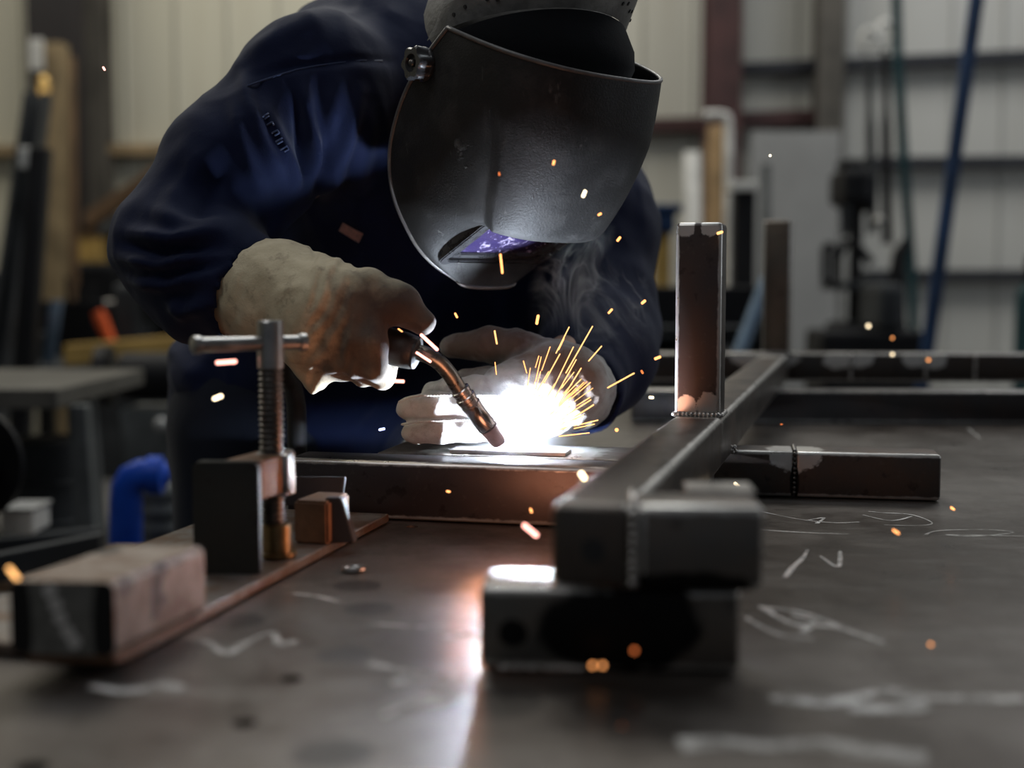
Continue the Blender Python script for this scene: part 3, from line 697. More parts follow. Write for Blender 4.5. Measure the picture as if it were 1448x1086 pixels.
# stitched seam along the back of two fingers
for pts in ([P(712, 560, 1.315), P(650, 559, 1.292), P(590, 560, 1.286), P(566, 568, 1.292)], [P(712, 592, 1.31), P(650, 594, 1.288), P(600, 596, 1.28), P(570, 600, 1.285)]):
    bm = new(); cc_ = catmull([tuple(p_) for p_ in pts], 14)
    for q in cc_: sphere(bm, V(q), .0017, 1, (1.6, 1, .9))
    obj('stitching', bm, M['edge_steel'] if False else GL, g2, smooth=180)
# jacket label tab and the worn embroidery on the sleeve
q = P(497, 328, 1.50)
bm = new()
def surf(px, py, d0=1.1):
    r = ray(px, py); o0 = V((0, 0, CAMZ)); ok, loc, nr, i = jacket.ray_cast(o0-V(person.location), r.normalized()) if False else (False, None, None, None)
    return None
from mathutils.bvhtree import BVHTree
def bvh(o):
    mw = parent_inv(o).inverted(); return BVHTree.FromPolygons([mw @ v.co for v in o.data.vertices], [tuple(p.vertices) for p in o.data.polygons])
JB = bvh(jacket)
def hit(tree, px, py, lift=.001):
    r = ray(px, py).normalized(); loc, nr, i, d = tree.ray_cast(V((0, 0, CAMZ)), r)
    return None if loc is None else loc+(nr if nr.dot(r) < 0 else -nr)*lift
def patch(tree, corners, lift=.0015, n=6):
    """small cloth patch laid on the surface between four picture corners"""
    bm = new(); g = []
    for j in range(n+1):
        row = []
        for i in range(n+1):
            u, v = i/n, j/n
            x = (1-v)*((1-u)*corners[0][0]+u*corners[1][0])+v*((1-u)*corners[3][0]+u*corners[2][0])
            y = (1-v)*((1-u)*corners[0][1]+u*corners[1][1])+v*((1-u)*corners[3][1]+u*corners[2][1])
            h_ = hit(tree, x, y, lift)
            if h_ is None: bm.free(); return None
            row.append(bm.verts.new(h_))
        g.append(row)
    for j in range(n):
        for i in range(n): bm.faces.new((g[j][i], g[j][i+1], g[j+1][i+1], g[j+1][i]))
    bmesh.ops.solidify(bm, geom=bm.faces[:], thickness=.0012); return bm
tg = patch(JB, [(486, 314), (514, 330), (508, 343), (480, 326)], .002)
if tg: obj('label_tab', tg, simple('faded pink label', (.75, .48, .42), .8, 0, .3, 300), jacket)
EMB = cloth('faded embroidery thread', (.03, .045, .10))
def strokes_on(tree, strokes, r, name, mat, parent, lift=.0012):
    bm = new()
    for st in strokes:
        pts = [hit(tree, x, y, lift) for x, y in st]
        if all(p_ is not None for p_ in pts): tube(bm, pts, r, 6)
    return obj(name, bm, mat, parent, smooth=180)
# lettering runs down the sleeve; worn to a row of block shapes
lt = []
for k in range(5):
    cx_, cy_ = 371+k*6.4, 166+k*11.5; a = math.radians(60); ux, uy = math.cos(a), math.sin(a); vx, vy = uy, -ux
    def L(u, v): return (cx_+ux*u+vx*v, cy_+uy*u+vy*v)
    lt += {0: [[L(0, 0), L(0, 10)], [L(4, 1), L(4, 9)]], 1: [[L(0, 0), L(0, 9)], [L(0, 9), L(5, 9)]], 2: [[L(0, 1), L(0, 10), L(5, 10)], [L(5, 3), L(5, 10)]], 3: [[L(0, 0), L(0, 10)], [L(4, 0), L(4, 8)]], 4: [[L(0, 0), L(0, 10), L(5, 10), L(5, 4)]]}[k]
strokes_on(JB, lt, .0009, 'embroidery', EMB, jacket)
# yoke seam across the shoulder
ys = [(350, 122), (372, 114), (396, 106), (420, 99), (450, 93), (480, 89), (510, 86), (540, 86)]
strokes_on(JB, [ys], .0011, 'yoke_seam', EMB, jacket, .0004)

# --- welding helmet (worn: a part of the person, with its own pieces)
lev = [  # front F,U | rear F,U | half width
    (.137, .137, .004, .096, .112), (.160, .085, -.006, .050, .116), (.169, .030, -.010, .005, .117), (.168, -.015, -.004, -.040, .115),
    (.162, -.035, .010, -.070, .112), (.146, -.045, .032, -.092, .108), (.120, -.074, .056, -.108, .100), (.103, -.106, .078, -.122, .088), (.104, -.131, .092, -.134, .068), (.113, -.147, .102, -.145, .040)]
prof_ = catmull(lev, 7); NTH = 241
def shell_pt(s, th):
    f0, u0, fr_, ur_, w = s
    e = 2/2.7; sn, cs = math.sin(th), math.cos(th)
    sx = math.copysign(abs(sn)**e, sn); cx = max(cs, 0)**e
    return sx*w, fr_+(f0-fr_)*cx, ur_+(u0-ur_)*cx
helm = obj('welding_helmet', new(), None, person)
bpy.data.objects.remove(helm)
def helm_mat():
    t = NT('scuffed black helmet shell'); p = t.pos(); n = t.noise(p, 35, 6, .7); n2 = t.noise(p, 9, 4); n3 = t.noise(t.pos((1, 1, .25)), 60, 4, .7)
    c = t.mix(t.ramp(n, .5, .8, 0, .6), (.014, .0138, .0136), (.05, .048, .046))
    c = t.mix(t.ramp(n3, .66, .74, 0, .5), c, (.13, .125, .12))
    m = t.near(P(637, 215, 1.25), .022, .8, 60); c = t.mix(t.math('MULTIPLY', m, t.ramp(n, .4, .65)), c, (.11, .11, .108))
    hgt = t.math('ADD', t.noise(p, 420, 4, .7), t.math('MULTIPLY', t.math('MULTIPLY', m, n), 6))
    t.bsdf(c, t.ramp(n, .3, .75, .46, .68), 0, t.bump(hgt, .4, .0014), Specular_IOR_Level=.28); return t.m
# lens holder
ln = math.radians(25)
lN = hF*math.cos(ln)-hU*math.sin(ln); lV = hU*math.cos(ln)+hF*math.sin(ln); LC = hp(.002, .113, -.081)
def lp(x, y, z): return LC+hR*x+lV*y+lN*z
HM = helm_mat()
bm = new(); rows = []
for i, s in enumerate(prof_):
    row = []
    for j in range(NTH):
        th = math.radians(-90+180*j/(NTH-1)); r, f, u = shell_pt(s, th)
        si = i/7
        # raised forehead panel, ending in a lip over the lens
        wp = max(0, min(1, (.1105-.0083*si-abs(r))/.003)); wp = wp*wp*(3-2*wp); vp = (1 if si <= 4.0 else max(0, 1-(si-4.0)/.3))*min(1, .25+si/1.5)
        f += .0085*wp*vp; u -= .003*wp*vp
        row.append(bm.verts.new(hp(r, f, u)))
    rows.append(row)
for a, b in zip(rows, rows[1:]):
    for j in range(NTH-1): bm.faces.new((a[j], a[j+1], b[j+1], b[j]))
def in_window(c):
    q = c-LC; return abs(q.dot(hR)) < .066 and abs(q.dot(lV)) < .0425 and q.dot(lN) > -.05
bmesh.ops.delete(bm, geom=[f for f in bm.faces if in_window(f.calc_center_median())], context='FACES')
bmesh.ops.solidify(bm, geom=bm.faces[:], thickness=.0026)
helm = obj('welding_helmet', bm, HM, person, smooth=38, label='scuffed black welding helmet')
# rolled rims
RIMM = simple('highlit helmet rim', (.10, .095, .092), .42, 0, .3, 60)  # rim highlight put into the colour: lighter than the shell
def rim(pts, r, name='rim'):
    bm = new(); tube(bm, pts, r, 8); return obj(name, bm, RIMM, helm, smooth=180)
rim([hp(*shell_pt(prof_[0], math.radians(-90+180*j/(NTH-1)))) for j in range(0, NTH, 2)], .0023)
rim([hp(*shell_pt(prof_[-1], math.radians(-90+180*j/(NTH-1)))) for j in range(0, NTH, 2)], .0022)
for sg in (-90, 90): rim([hp(*shell_pt(s, math.radians(sg))) for s in prof_], .0024)
def rrect(w, h, r, n=5):
    o = []
    for cx_, cy_, a0 in ((w-r, h-r, 0), (-w+r, h-r, 90), (-w+r, -h+r, 180), (w-r, -h+r, 270)):
        for k in range(n+1): a = math.radians(a0+90*k/n); o.append((cx_+r*math.cos(a), cy_+r*math.sin(a)))
    return o
def frame_ring(name, outer, inner, z0, z1, mat, parent):
    bm = new(); n = len(outer)
    rr = [[bm.verts.new(lp(x, y, z)) for x, y in q] for q, z in ((outer, z0), (outer, z1), (inner, z1), (inner, z0))]
    for a, b in zip(rr, rr[1:]+rr[:1]):
        for k in range(n): bm.faces.new((a[k], a[(k+1) % n], b[(k+1) % n], b[k]))
    bmesh.ops.bevel(bm, geom=[e for e in bm.edges if all(abs((v.co-LC).dot(lN)-z1) < 1e-4 for v in e.verts)], offset=.0012, segments=2, affect='EDGES')
    return obj(name, bm, mat, parent, smooth=40)
HM2 = simple('glossy black lens holder', (.03, .03, .032), .3, 0, .3, 60, .15, 300)
frame_ring('lens_holder', rrect(.073, .049, .012), rrect(.065, .041, .008), -.03, .006, HM2, helm)
frame_ring('lens_frame', rrect(.0645, .0405, .008), rrect(.053, .031, .004), -.03, .002, HM2, helm)
t = NT('scratched dark lens'); p = t.pos(); n = t.noise(p, 70, 5, .7, 1.5)
t.bsdf(t.mix(t.ramp(n, .55, .66), (.03, .022, .07), (.3, .26, .36)), t.ramp(n, .5, .65, .06, .4), 0, None, Specular_IOR_Level=.9, Coat_Weight=.5)
bm = new(); prism(bm, [lp(x, y, -.001) for x, y in rrect(.054, .032, .004)], lN*-.003); obj('lens', bm, t.m, helm)
# pivot knobs
for sg in (1, -1):
    k0 = hp(.119*sg, -.001, .05); ax = (hR*sg).normalized(); x, y = frame_of(ax); bm = new()
    def lobed(rad, amp): return [(x*math.cos(a)+y*math.sin(a))*(rad+amp*math.cos(6*a)) for a in [2*math.pi*k/48 for k in range(48)]]
    _rings(bm, [[k0+ax*t_+q for q in lobed(r_, a_)] for t_, r_, a_ in ((-.003, .017, 0), (0, .0175, 0), (.001, .0165, .0012), (.012, .0165, .0018), (.0145, .0145, .0016), (.0145, .009, 0), (.010, .0075, 0))])
    kb = obj('pivot_knob', bm, M['black'] if False else HM2, helm, smooth=40)
    bm = new(); sphere(bm, k0+ax*.012, .0042, 2); obj('screw_cap', bm, M['thread'], kb, smooth=180)
# head gear inside: cap, perforated band, dark brow apron
HB_ = simple('worn grey headgear plastic', (.2, .196, .19), .38, 0, .35, 40, .25)
def band_strip(name, rowsf, mat, parent, thick=.002, n=40, a0=-100, a1=100, holes=None, rough=0):
    bm = new(); rr = []
    for k in range(n+1):
        th = math.radians(a0+(a1-a0)*k/n); rr.append([bm.verts.new(hp(*f(th))) for f in rowsf])
    for a, b in zip(rr, rr[1:]):
        for j in range(len(rowsf)-1): bm.faces.new((a[j], a[j+1], b[j+1], b[j]))
    bmesh.ops.solidify(bm, geom=bm.faces[:], thickness=thick); return obj(name, bm, mat, parent, smooth=50)
def sect(w, fr_, ff, ur_, uf):
    def f(th):
        return (w*math.sin(th), fr_+(ff-fr_)*math.cos(th), ur_+(uf-ur_)*max(math.cos(th), -.3))
    return f
CAPM = cloth('black cap cloth', (.012, .013, .016), .1)
bm = new(); sphere(bm, hp(0, -.012, .075), 1, 4, (.098, .118, .105), Matrix(hrot.tolist()))
for v in bm.verts:
    u = (v.co-HO).dot(hU)
    v.co += (v.co-hp(0, 0, .06)).normalized()*.004*noise.noise(v.co*25)
bmesh.ops.delete(bm, geom=[v for v in bm.verts if (v.co-HO).dot(hU) < .06], context='VERTS')
obj('cap', bm, simple('worn grey leather cap', (.10, .097, .09), .6, 0, .4, 25, .5, 120), person, smooth=180)
b0, b1 = sect(.110, -.01, .060, .080, .166), sect(.106, -.012, .056, .118, .206)
band = band_strip('headgear_band', [b0, b1], HB_, helm, .003)
bm = new(); bm.from_mesh(band.data); nf = len(bm.faces)
for k in range(26):
    th = math.radians(-82+164*k/25)
    if k % 6 == 5: continue
    v_ = .42 if k % 2 else .52
    a, b = V(b0(th)), V(b1(th)); q = a+(b-a)*v_
    nrm = (hR*math.sin(th)+hF*math.cos(th)); c = hp(*q)+nrm*.0005; lathe(bm, c-nrm*.003, nrm, [(0, .002), (.0034, .002)], 8)
bm.faces.ensure_lookup_table()
for f in bm.faces[nf:]: f.material_index = 1
bm.to_mesh(band.data); bm.free(); band.data.materials.append(M['black'])
w0, w1, w2 = sect(.108, .0, .062, .083, .166), sect(.108, .0, .112, .075, .136), sect(.092, .0, .132, .03, .040)
band_strip('brow_apron', [w0, sect(.110, .0, .094, .08, .152), w1, w2], CAPM, helm, .002, a0=-85, a1=85)
# grey knit scarf and green cord by the neck
bm = new(); pts = [P(616, -20, 1.40), P(620, 8, 1.385), P(626, 24, 1.375), P(631, 40, 1.36), P(634, 52, 1.35)]; tube(bm, pts, .0022, 8)
obj('cord', bm, simple('green cord', (.05, .17, .15), .7), helm, smooth=180)

# ================================================================== TORCH
torch = thing('welding_torch', 'black handled welding torch with bent metal neck held over the weld', 'torch', HA)
TM = simple('black torch handle plastic', (.02, .018, .017), .5, 0, .4, 50, .2)
bm = new(); tube(bm, [HA-hax*.03, HA, HA+hax*.05, HA+hax*.09, HB-hax*.004, HB], [.0165, .0185, .0185, .0175, .0165, .0135], 20); obj('handle', bm, TM, torch, smooth=40)
NK = [HB-hax*.005, P(598, 500, 1.22), P(618, 510, 1.222), P(635, 528, 1.228), P(650, 552, 1.236)]
TIP = P(707, 627, 1.258)
nd = (TIP-P(655, 556, 1.237)).normalized(); NS = P(651, 552, 1.236)
bm = new(); lathe(bm, HB-hax*.003, hax, [(0, .0155), (.003, .0155), (.004, .011)], 20); obj('collar', bm, M['black'], torch, smooth=40)
cp = catmull([tuple(q) for q in NK], 8)
bm = new(); tube(bm, cp, .0078, 18); obj('gooseneck', bm, simple('brassy grey gooseneck', (.24, .225, .20), .32, .95, .3, 60, .1), torch, smooth=60)
NL_ = (TIP-NS).length
bm = new(); lathe(bm, NS-nd*.002, nd, [(0, .0086), (.001, .0098), (.004, .0098), (.005, .0092), (.009, .0092), (.010, .0104), (.014, .0104), (.015, .0094), (.019, .0094), (.020, .0102), (.024, .0102), (.025, .0098), (NL_*.52, .0098), (NL_*.53, .0101), (NL_-.021, .0100)], 26)
nz = obj('nozzle', bm, simple('shiny chrome nozzle', (.36, .34, .335), .24, .95, .2, 60), torch, smooth=30)
bm = new(); lathe(bm, TIP-nd*.0212, nd, [(0, .0100), (.001, .0095), (.018, .0078), (.0205, .0070), (.0205, .005), (.015, .0045)], 26)
obj('nozzle_tip', bm, simple('copper nozzle tip', (.30, .19, .17), .42, .8, .3, 80), nz, smooth=40)
bm = new(); tube(bm, [TIP-nd*.01, ARCP+Z*.002], .0008, 8); obj('wire', bm, M['edge_steel'], torch, smooth=180)
cab = [HA-hax*.025, P(420, 470, 1.29), P(400, 520, 1.36), P(420, 600, 1.42), V((-.26, 1.45, .6)), V((-.3, 1.4, .25)), V((-.5, 1.2, .03)), V((-.9, 1.3, .02))]
bm = new(); tube(bm, catmull([tuple(q) for q in cab], 8), .011, 12); obj('cable', bm, M['black'], torch, smooth=180)
#== part 3 follows
# ================================================================== BACKGROUND WORKSHOP
def pm(name, col, rough=.55, metal=.1): return simple(name, col, rough, metal, .35, 6, Specular_IOR_Level=.2)
K = dict(black=pm('soot black', (.006, .006, .007)), dgrey=pm('dark grey machine paint', (.028, .030, .032)), grey=pm('grey machine paint', (.085, .09, .09)), lgrey=simple('light grey sheet', (.22, .22, .215), .55, 0, .08, 3),
         white=pm('off white paint', (.52, .51, .48)), tan=pm('raw timber', (.26, .17, .085), .7, 0), brown=pm('brown timber', (.10, .06, .032), .7, 0), yellow=pm('ochre timber', (.30, .19, .055), .6, 0),
         blue=pm('blue paint', (.012, .05, .20)), dblue=pm('dark blue paint', (.012, .03, .075)), teal=pm('teal paint', (.01, .035, .04)), orange=pm('orange red paint', (.5, .08, .02)),
         steel=pm('bare steel', (.2, .19, .18), .4, .8), pale=pm('pale tan post', (.15, .11, .06), .7, 0), bluegrey=pm('blue grey steel', (.10, .14, .19), .4, .4), brass=pm('brass', (.5, .33, .12), .35, .9))
def bgb(bm, x0, y0, x1, y1, d, depth=.2, floor=False, bevel=.006, zb=None):
    a, b = P(x0, y0, d), P(x1, y1, d); z0 = 0 if floor else (b.z if zb is None else zb)
    return add_hex(bm, V((a.x, d-depth/2, z0)), V((b.x-a.x, 0, 0)), V((0, depth, 0)), Z*(a.z-z0), bevel)
def bpart(name, mat, parent, *a, **k):
    bm = new(); bgb(bm, *a, **k); return obj(name, bm, K[mat], parent)
def ptube(name, pts, r, mat, parent=None, n=14, **kw):
    bm = new(); tube(bm, pts, r, n); return obj(name, bm, K[mat], parent, smooth=40, **kw)
def PF(px, py, d): q = P(px, py, d); q.z = 0; return q
# --- left
wb = thing('workbench', 'grey steel workbench with dark frame behind the welding table', 'workbench', PF(20, 600, 3.1))
bm = new(); a = P(-160, 538, 3.1); b = P(132, 538, 3.1); add_hex(bm, V((a.x, 2.85, a.z-.045)), V((b.x-a.x, 0, 0)), V((0, .68, 0)), Z*.045, .004); obj('bench_top', bm, pm('worn bench top', (.085, .08, .07), .5, .2), wb)
for px, d in ((112, 2.95), (122, 3.45), (-100, 2.95)):
    bm = new(); t_ = P(px, 575, d); t_.z = a.z-.045; f_ = PF(px+22, 700, d); add_hex(bm, f_-V((.022, .022, 0)), V((.044, 0, 0)), V((0, .044, 0)), t_-f_, .004); obj('leg', bm, K['grey'], wb)
bm = new(); add_hex(bm, V((a.x, 3.0, .35)), V((b.x-a.x-.12, 0, 0)), V((0, .4, 0)), Z*.03); obj('lower_shelf', bm, K['dgrey'], wb)
dr = thing('steel_drum', 'dark steel drum under the grey workbench', 'drum', (P(60, 700, 3.15).x, 3.2, .382))
bm = new(); c = V((P(60, 700, 3.15).x, 3.2, .382)); lathe(bm, c, Z, [(0, .10), (.004, .108), (.1, .106), (.105, .111), (.11, .106), (.2, .106), (.205, .111), (.21, .106), (.3, .106), (.306, .1)], 28); obj('drum', bm, K['dgrey'], dr, smooth=40)
tr_ = thing('low_trolley', 'low dark steel trolley frame with side rails in front of workbench legs', 'trolley', PF(60, 780, 2.2))
for name, y0, y1, d in (('side_rail', 762, 800, 2.15), ('far_rail', 748, 770, 2.6)):
    bm = new(); p0, p1 = P(-80, y1, d), P(140, y0+ (0 if d > 2.3 else -6), d+.15); add_hex(bm, p0-Z*.05, p1-p0, V((0, .04, 0)), Z*.05, .003); obj(name, bm, K['dgrey'], tr_)
bm = new(); p0 = P(-80, 800, 2.15); add_hex(bm, V((p0.x, 2.2, p0.z-.06)), V((.44, 0, 0)), V((0, .35, 0)), Z*.012); obj('deck', bm, K['brown'], tr_)
for x_, y_ in ((-.72, 2.28), (-.5, 2.28), (-.72, 2.5), (-.5, 2.5)):
    bm = new(); hh = p0.z-.06; lathe(bm, V((x_-.02, y_, hh/2+.02)), V((1, 0, 0)), [(0, hh/2-.03), (.006, hh/2-.02), (.034, hh/2-.02), (.04, hh/2-.03)], 24); w_ = obj('wheel', bm, K['black'], tr_, smooth=40)
ty = thing('cable_drum', 'large round black cable drum at the left edge', 'cable drum', (P(-28, 665, 2.5).x, 2.5, P(0, 665, 2.5).z))
c = P(-88, 665, 2.45); bm = new(); lathe(bm, c, V((.25, 1, 0)), [(0, .10), (0, .115), (.012, .115), (.012, .07), (.10, .07), (.10, .115), (.112, .115), (.112, .10)], 36); obj('spool', bm, K['black'], ty, smooth=40)
wx = thing('white_box', 'small white box on the trolley deck by the dark drum', 'box', P(40, 745, 2.55))
bpart('box_body', 'white', wx, 14, 716, 60, 750, 2.6, depth=.1); bpart('box_lid', 'lgrey', wx, 13, 713, 61, 717, 2.6, depth=.11, bevel=.002)
# blue elbow duct and ribbed hose
bd = thing('blue_duct', 'bright blue elbow pipe rising from the floor behind the rusty plate', 'pipe', PF(180, 790, 2.6))
pts = [PF(178, 700, 2.6), P(178, 790, 2.6), P(178, 710, 2.6), P(180, 690, 2.6), P(188, 677, 2.6), P(200, 672, 2.6), P(212, 672, 2.62), P(226, 672, 2.64)]
BLU = pm('saturated blue plastic', (.004, .05, .36), .4, 0)
bm = new(); tube(bm, pts, .034, 18); obj('pipe', bm, BLU, bd, smooth=40)
bm = new(); c = P(208, 672, 2.61); lathe(bm, c, V((1, .1, 0)), [(0, .034), (.002, .04), (.03, .04), (.032, .034)], 20); obj('socket', bm, BLU, bd, smooth=40)
rh = thing('ribbed_hose', 'grey ribbed hose standing beside the blue elbow pipe', 'hose', PF(225, 790, 2.75))
bm = new(); c = PF(226, 700, 2.8); top_ = P(226, 692, 2.8).z; pr_ = []; z = 0
while z < top_: pr_ += [(z, .044), (z+.012, .052), (z+.024, .052), (z+.034, .044)]; z += .04
lathe(bm, c, Z, pr_, 20); obj('hose', bm, K['grey'], rh, smooth=40)
# pedestal grinder
pg = thing('pedestal_grinder', 'grey pedestal grinder with dark motor behind the welder', 'grinder', PF(215, 650, 3.95))
t0, b0_ = P(200, 575, 3.95), P(240, 690, 3.95)
bm = new(); prism(bm, [V((P(180, 578, 3.95).x, 3.85, t0.z)), V((P(280, 578, 3.95).x, 3.85, t0.z)), V((P(262, 700, 3.95).x, 3.85, 0)), V((P(212, 700, 3.95).x, 3.85, 0))], V((0, .22, 0)), .01); obj('pedestal', bm, K['grey'], pg)
bm = new(); c = P(212, 532, 3.95); lathe(bm, c-V((.09, 0, 0)), V((1, 0, 0)), [(0, .05), (.01, .075), (.17, .075), (.18, .05)], 24); obj('motor', bm, K['black'], pg, smooth=40)
for s in (-.16, .12):
    bm = new(); lathe(bm, c+V((s, 0, 0)), V((1, 0, 0)), [(0, .085), (.004, .095), (.036, .095), (.04, .085)], 28); obj('wheel_guard', bm, K['black'], pg, smooth=40)
bm = new(); sphere(bm, P(228, 600, 3.8), .022, 2); obj('switch_knob', bm, K['lgrey'], pg, smooth=180)
# rear bench with machines
rb = thing('rear_bench', 'dark rear bench crowded with tools along the back wall', 'bench', PF(90, 540, 5.2))
bpart('bench_top', 'dgrey', rb, -150, 510, 330, 520, 5.2, depth=.8); 
for px in (-120, 60, 300): bpart('leg', 'black', rb, px, 520, px+16, 600, 5.0, depth=.08, floor=True)
bpart('back_panel', 'black', rb, -150, 425, 300, 512, 5.6, depth=.03)
zt_ = P(0, 510, 5.2).z+.0012
tim = thing('timber_block', 'ochre timber baulk lying on the rear bench behind the elbow', 'timber', P(165, 500, 4.9))
bm = new(); p0, p1 = P(90, 524, 4.85), P(262, 505, 5.0); add_hex(bm, V((p0.x, 4.85, zt_)), V((p1.x-p0.x, .15, .03)), V((0, .1, 0)), Z*(P(0, 488, 4.85).z-zt_), .006); obj('baulk', bm, K['yellow'], tim)
def standing(name, label, cat, px, y0, y1, d, wpx, mat, lean=0, group=None, floor=True, bottom=None, round_=False):
    """bar standing on the floor (or on a height), top at py y0"""
    a = P(px, y0, d); w = wpx/FPX*d; zb_ = 0 if bottom is None else bottom
    b = V((P(px+lean, y1, d).x, d, zb_)); 
    # keep the lean measured at row y1
    k = (a.z-zb_)/max(a.z-P(px, y1, d).z, 1e-3); b.x = a.x+(P(px+lean, y1, d).x-a.x)*k
    bm = new()
    if round_: tube(bm, [b, a], w/2, 14)
    else: add_hex(bm, b-V((w/2, w/2, 0)), V((w, 0, 0)), V((0, w, 0)), a-b, w*.08)
    return tag(obj(name, bm, K[mat], smooth=40), label, cat, group)
standing('steel_bar', 'grey flat steel bar upright on the rear bench left of the red handled tool', 'steel bar', 80, 425, 520, 5.0, 14, 'bluegrey', -12, bottom=zt_)
ht = thing('hand_tool', 'tool with a bright red orange handle standing on the rear bench', 'tool', P(150, 500, 5.15))
bm = new(); tube(bm, [P(138, 440, 5.15), P(143, 452, 5.15), P(160, 492, 5.15)], [.022, .028, .02], 14); obj('handle', bm, K['orange'], ht, smooth=40)
ptube('shaft', [P(160, 492, 5.15), V((P(168, 510, 5.15).x, 5.15, zt_+.016))], .012, 'steel', ht)
for px, lab in ((16, 'orange topped can nearer the left edge of the rear bench'), (42, 'orange topped can closer to the grey upright bar')):
    cn = thing('spray_can', lab, 'can', V((P(px, 455, 4.9).x, 4.9, zt_)))
    c = V((P(px, 455, 4.9).x, 4.9, zt_)); hh = P(px, 458, 4.9).z-zt_
    bm = new(); lathe(bm, c, Z, [(0, .03), (.004, .033), (hh-.01, .033), (hh, .026)], 20); obj('can_body', bm, K['dgrey'], cn, smooth=40)
    bm = new(); lathe(bm, c+Z*hh, Z, [(0, .03), (.002, .032), (.04, .03), (.045, .02)], 20); obj('cap', bm, K['orange'], cn, smooth=40)
mc = thing('bench_vise', 'dark bench vise on rear bench below the yellow crates', 'vise', V((P(205, 480, 5.1).x, 5.3, zt_)))
bpart('vise_body', 'dgrey', mc, 170, 400, 212, 511, 5.35, depth=.25, zb=zt_, bevel=.03); bpart('jaw', 'dgrey', mc, 212, 385, 238, 440, 5.35, depth=.22, bevel=.02)
ptube('vise_screw', [P(150, 430, 5.3), P(215, 430, 5.3)], .02, 'steel', mc)
mb = thing('dark_machine', 'bulky dark machine with rods on the rear bench, far left', 'machine', V((P(40, 480, 5.3).x, 5.3, zt_)))
bpart('housing', 'black', mb, -60, 470, 66, 511, 5.3, depth=.3, zb=zt_, bevel=.02); bpart('hopper', 'dgrey', mb, -40, 385, 30, 430, 5.4, depth=.3, bevel=.02); bpart('column', 'dgrey', mb, -10, 425, 20, 475, 5.4, depth=.2, bevel=.01)
bpart('red_panel', 'orange', mb, 25, 402, 44, 416, 5.3, depth=.03) if False else None
for i_, (px, y0) in enumerate(((96, 392), (112, 405), (128, 398), (180, 372))):
    standing('steel_rod', ['dark rod in the rack, shortest gap from the grey bar', 'dark rod in the rack, shorter middle one', 'dark rod in the rack beside the red handled tool', 'tall dark rod standing behind the bench vise'][i_], 'rod', px, y0, 510, 5.54, 7, 'black', 2, 'rods standing on the rear bench', bottom=zt_, round_=True)
sh = thing('wall_shelf', 'dark narrow shelf on the back wall above the yellow crates', 'shelf', P(150, 322, 7.3))
bpart('board', 'black', sh, 82, 316, 218, 327, 7.35, depth=.4); 
for px in (95, 205): bpart('bracket', 'black', sh, px, 327, px+6, 345, 7.4, depth=.3)
for x0, x1, lab in ((88, 116, 'yellow crate below the wall shelf, beside the pale timber post'), (119, 147, 'yellow crate below the wall shelf, nearer the welder')):
    cr = thing('crate', lab, 'crate', P((x0+x1)/2, 372, 7.1))
    bpart('crate_body', 'yellow', cr, x0, 334, x1, 372, 7.1, depth=.2); bpart('crate_rim', 'brown', cr, x0-1, 331, x1+1, 336, 7.1, depth=.22)
cs2 = thing('cabinet', 'low dark cabinet against the back wall under the yellow crates', 'cabinet', PF(130, 400, 6.6))
bpart('cabinet_body', 'dgrey', cs2, 80, 372, 250, 480, 7.15, depth=.4, floor=True); bpart('door', 'black', cs2, 86, 378, 164, 470, 6.94, depth=.02); bpart('door', 'black', cs2, 167, 378, 245, 470, 6.94, depth=.02)
standing('timber_post', 'pale tan timber post standing in front of the dark red column', 'timber post', 78, 62, 380, 6.7, 30, 'pale')
standing('brown_board', 'brown board leaning between the pale timber post and the grey column', 'board', 96, 80, 380, 6.85, 18, 'brown', 4)
lm = thing('wall_lamp', 'small brass lamp with a pale plate on the timber post', 'lamp', P(58, 128, 6.5))
bpart('back_plate', 'white', lm, 42, 55, 62, 100, 6.6, depth=.03)
bm = new(); sphere(bm, P(62, 127, 6.5), .028, 2); obj('bulb', bm, emis('warm bulb', (1, .62, .2), .55), lm, smooth=180)
bm = new(); lathe(bm, P(62, 122, 6.5), V((0, 0, 1)), [(0, .03), (.03, .03), (.05, .015)], 16); obj('socket', bm, K['brass'], lm, smooth=40)
lbm = thing('leaning_beam', 'dark steel channel leaning diagonally at the left edge with a bright end plate', 'steel beam', PF(-20, 500, 4.6))
bm = new(); p0, p1 = P(-40, 560, 4.4), P(46, 130, 5.0); p0.z = 0; p0.x = P(-60, 660, 4.4).x
ax = (p1-p0).normalized(); sx_ = V((1, 0, 0))
for o_, w_, t_ in ((-.035, .012, .09), (.035, .012, .09)): add_hex(bm, p0+sx_*o_, sx_*w_, V((0, t_, 0)), p1-p0)
add_hex(bm, p0+sx_*-.03+V((0, .08, 0)), sx_*.07, V((0, .012, 0)), p1-p0); obj('channel', bm, K['dgrey'], lbm)
bpart('end_plate', 'white', lbm, 27, 208, 44, 238, 4.8, depth=.02)
standing('steel_angle', 'second dark steel length leaning beside the pale timber post', 'steel length', 58, 210, 400, 4.55, 26, 'black', -14)
lt_ = thing('leaning_timber', 'brown sloping timber frame propped behind the elbow', 'timber', P(180, 290, 6.9))
bm = new(); p0, p1 = P(120, 326, 7.0), P(250, 238, 7.0); add_hex(bm, p0, p1-p0, V((0, .1, 0)), Z*.10, .006); obj('rafter', bm, K['brown'], lt_)
bm = new(); p0, p1 = P(140, 333, 6.9), P(260, 258, 6.9); add_hex(bm, p0, p1-p0, V((0, .05, 0)), Z*.05, .004); obj('rail', bm, K['grey'], lt_)
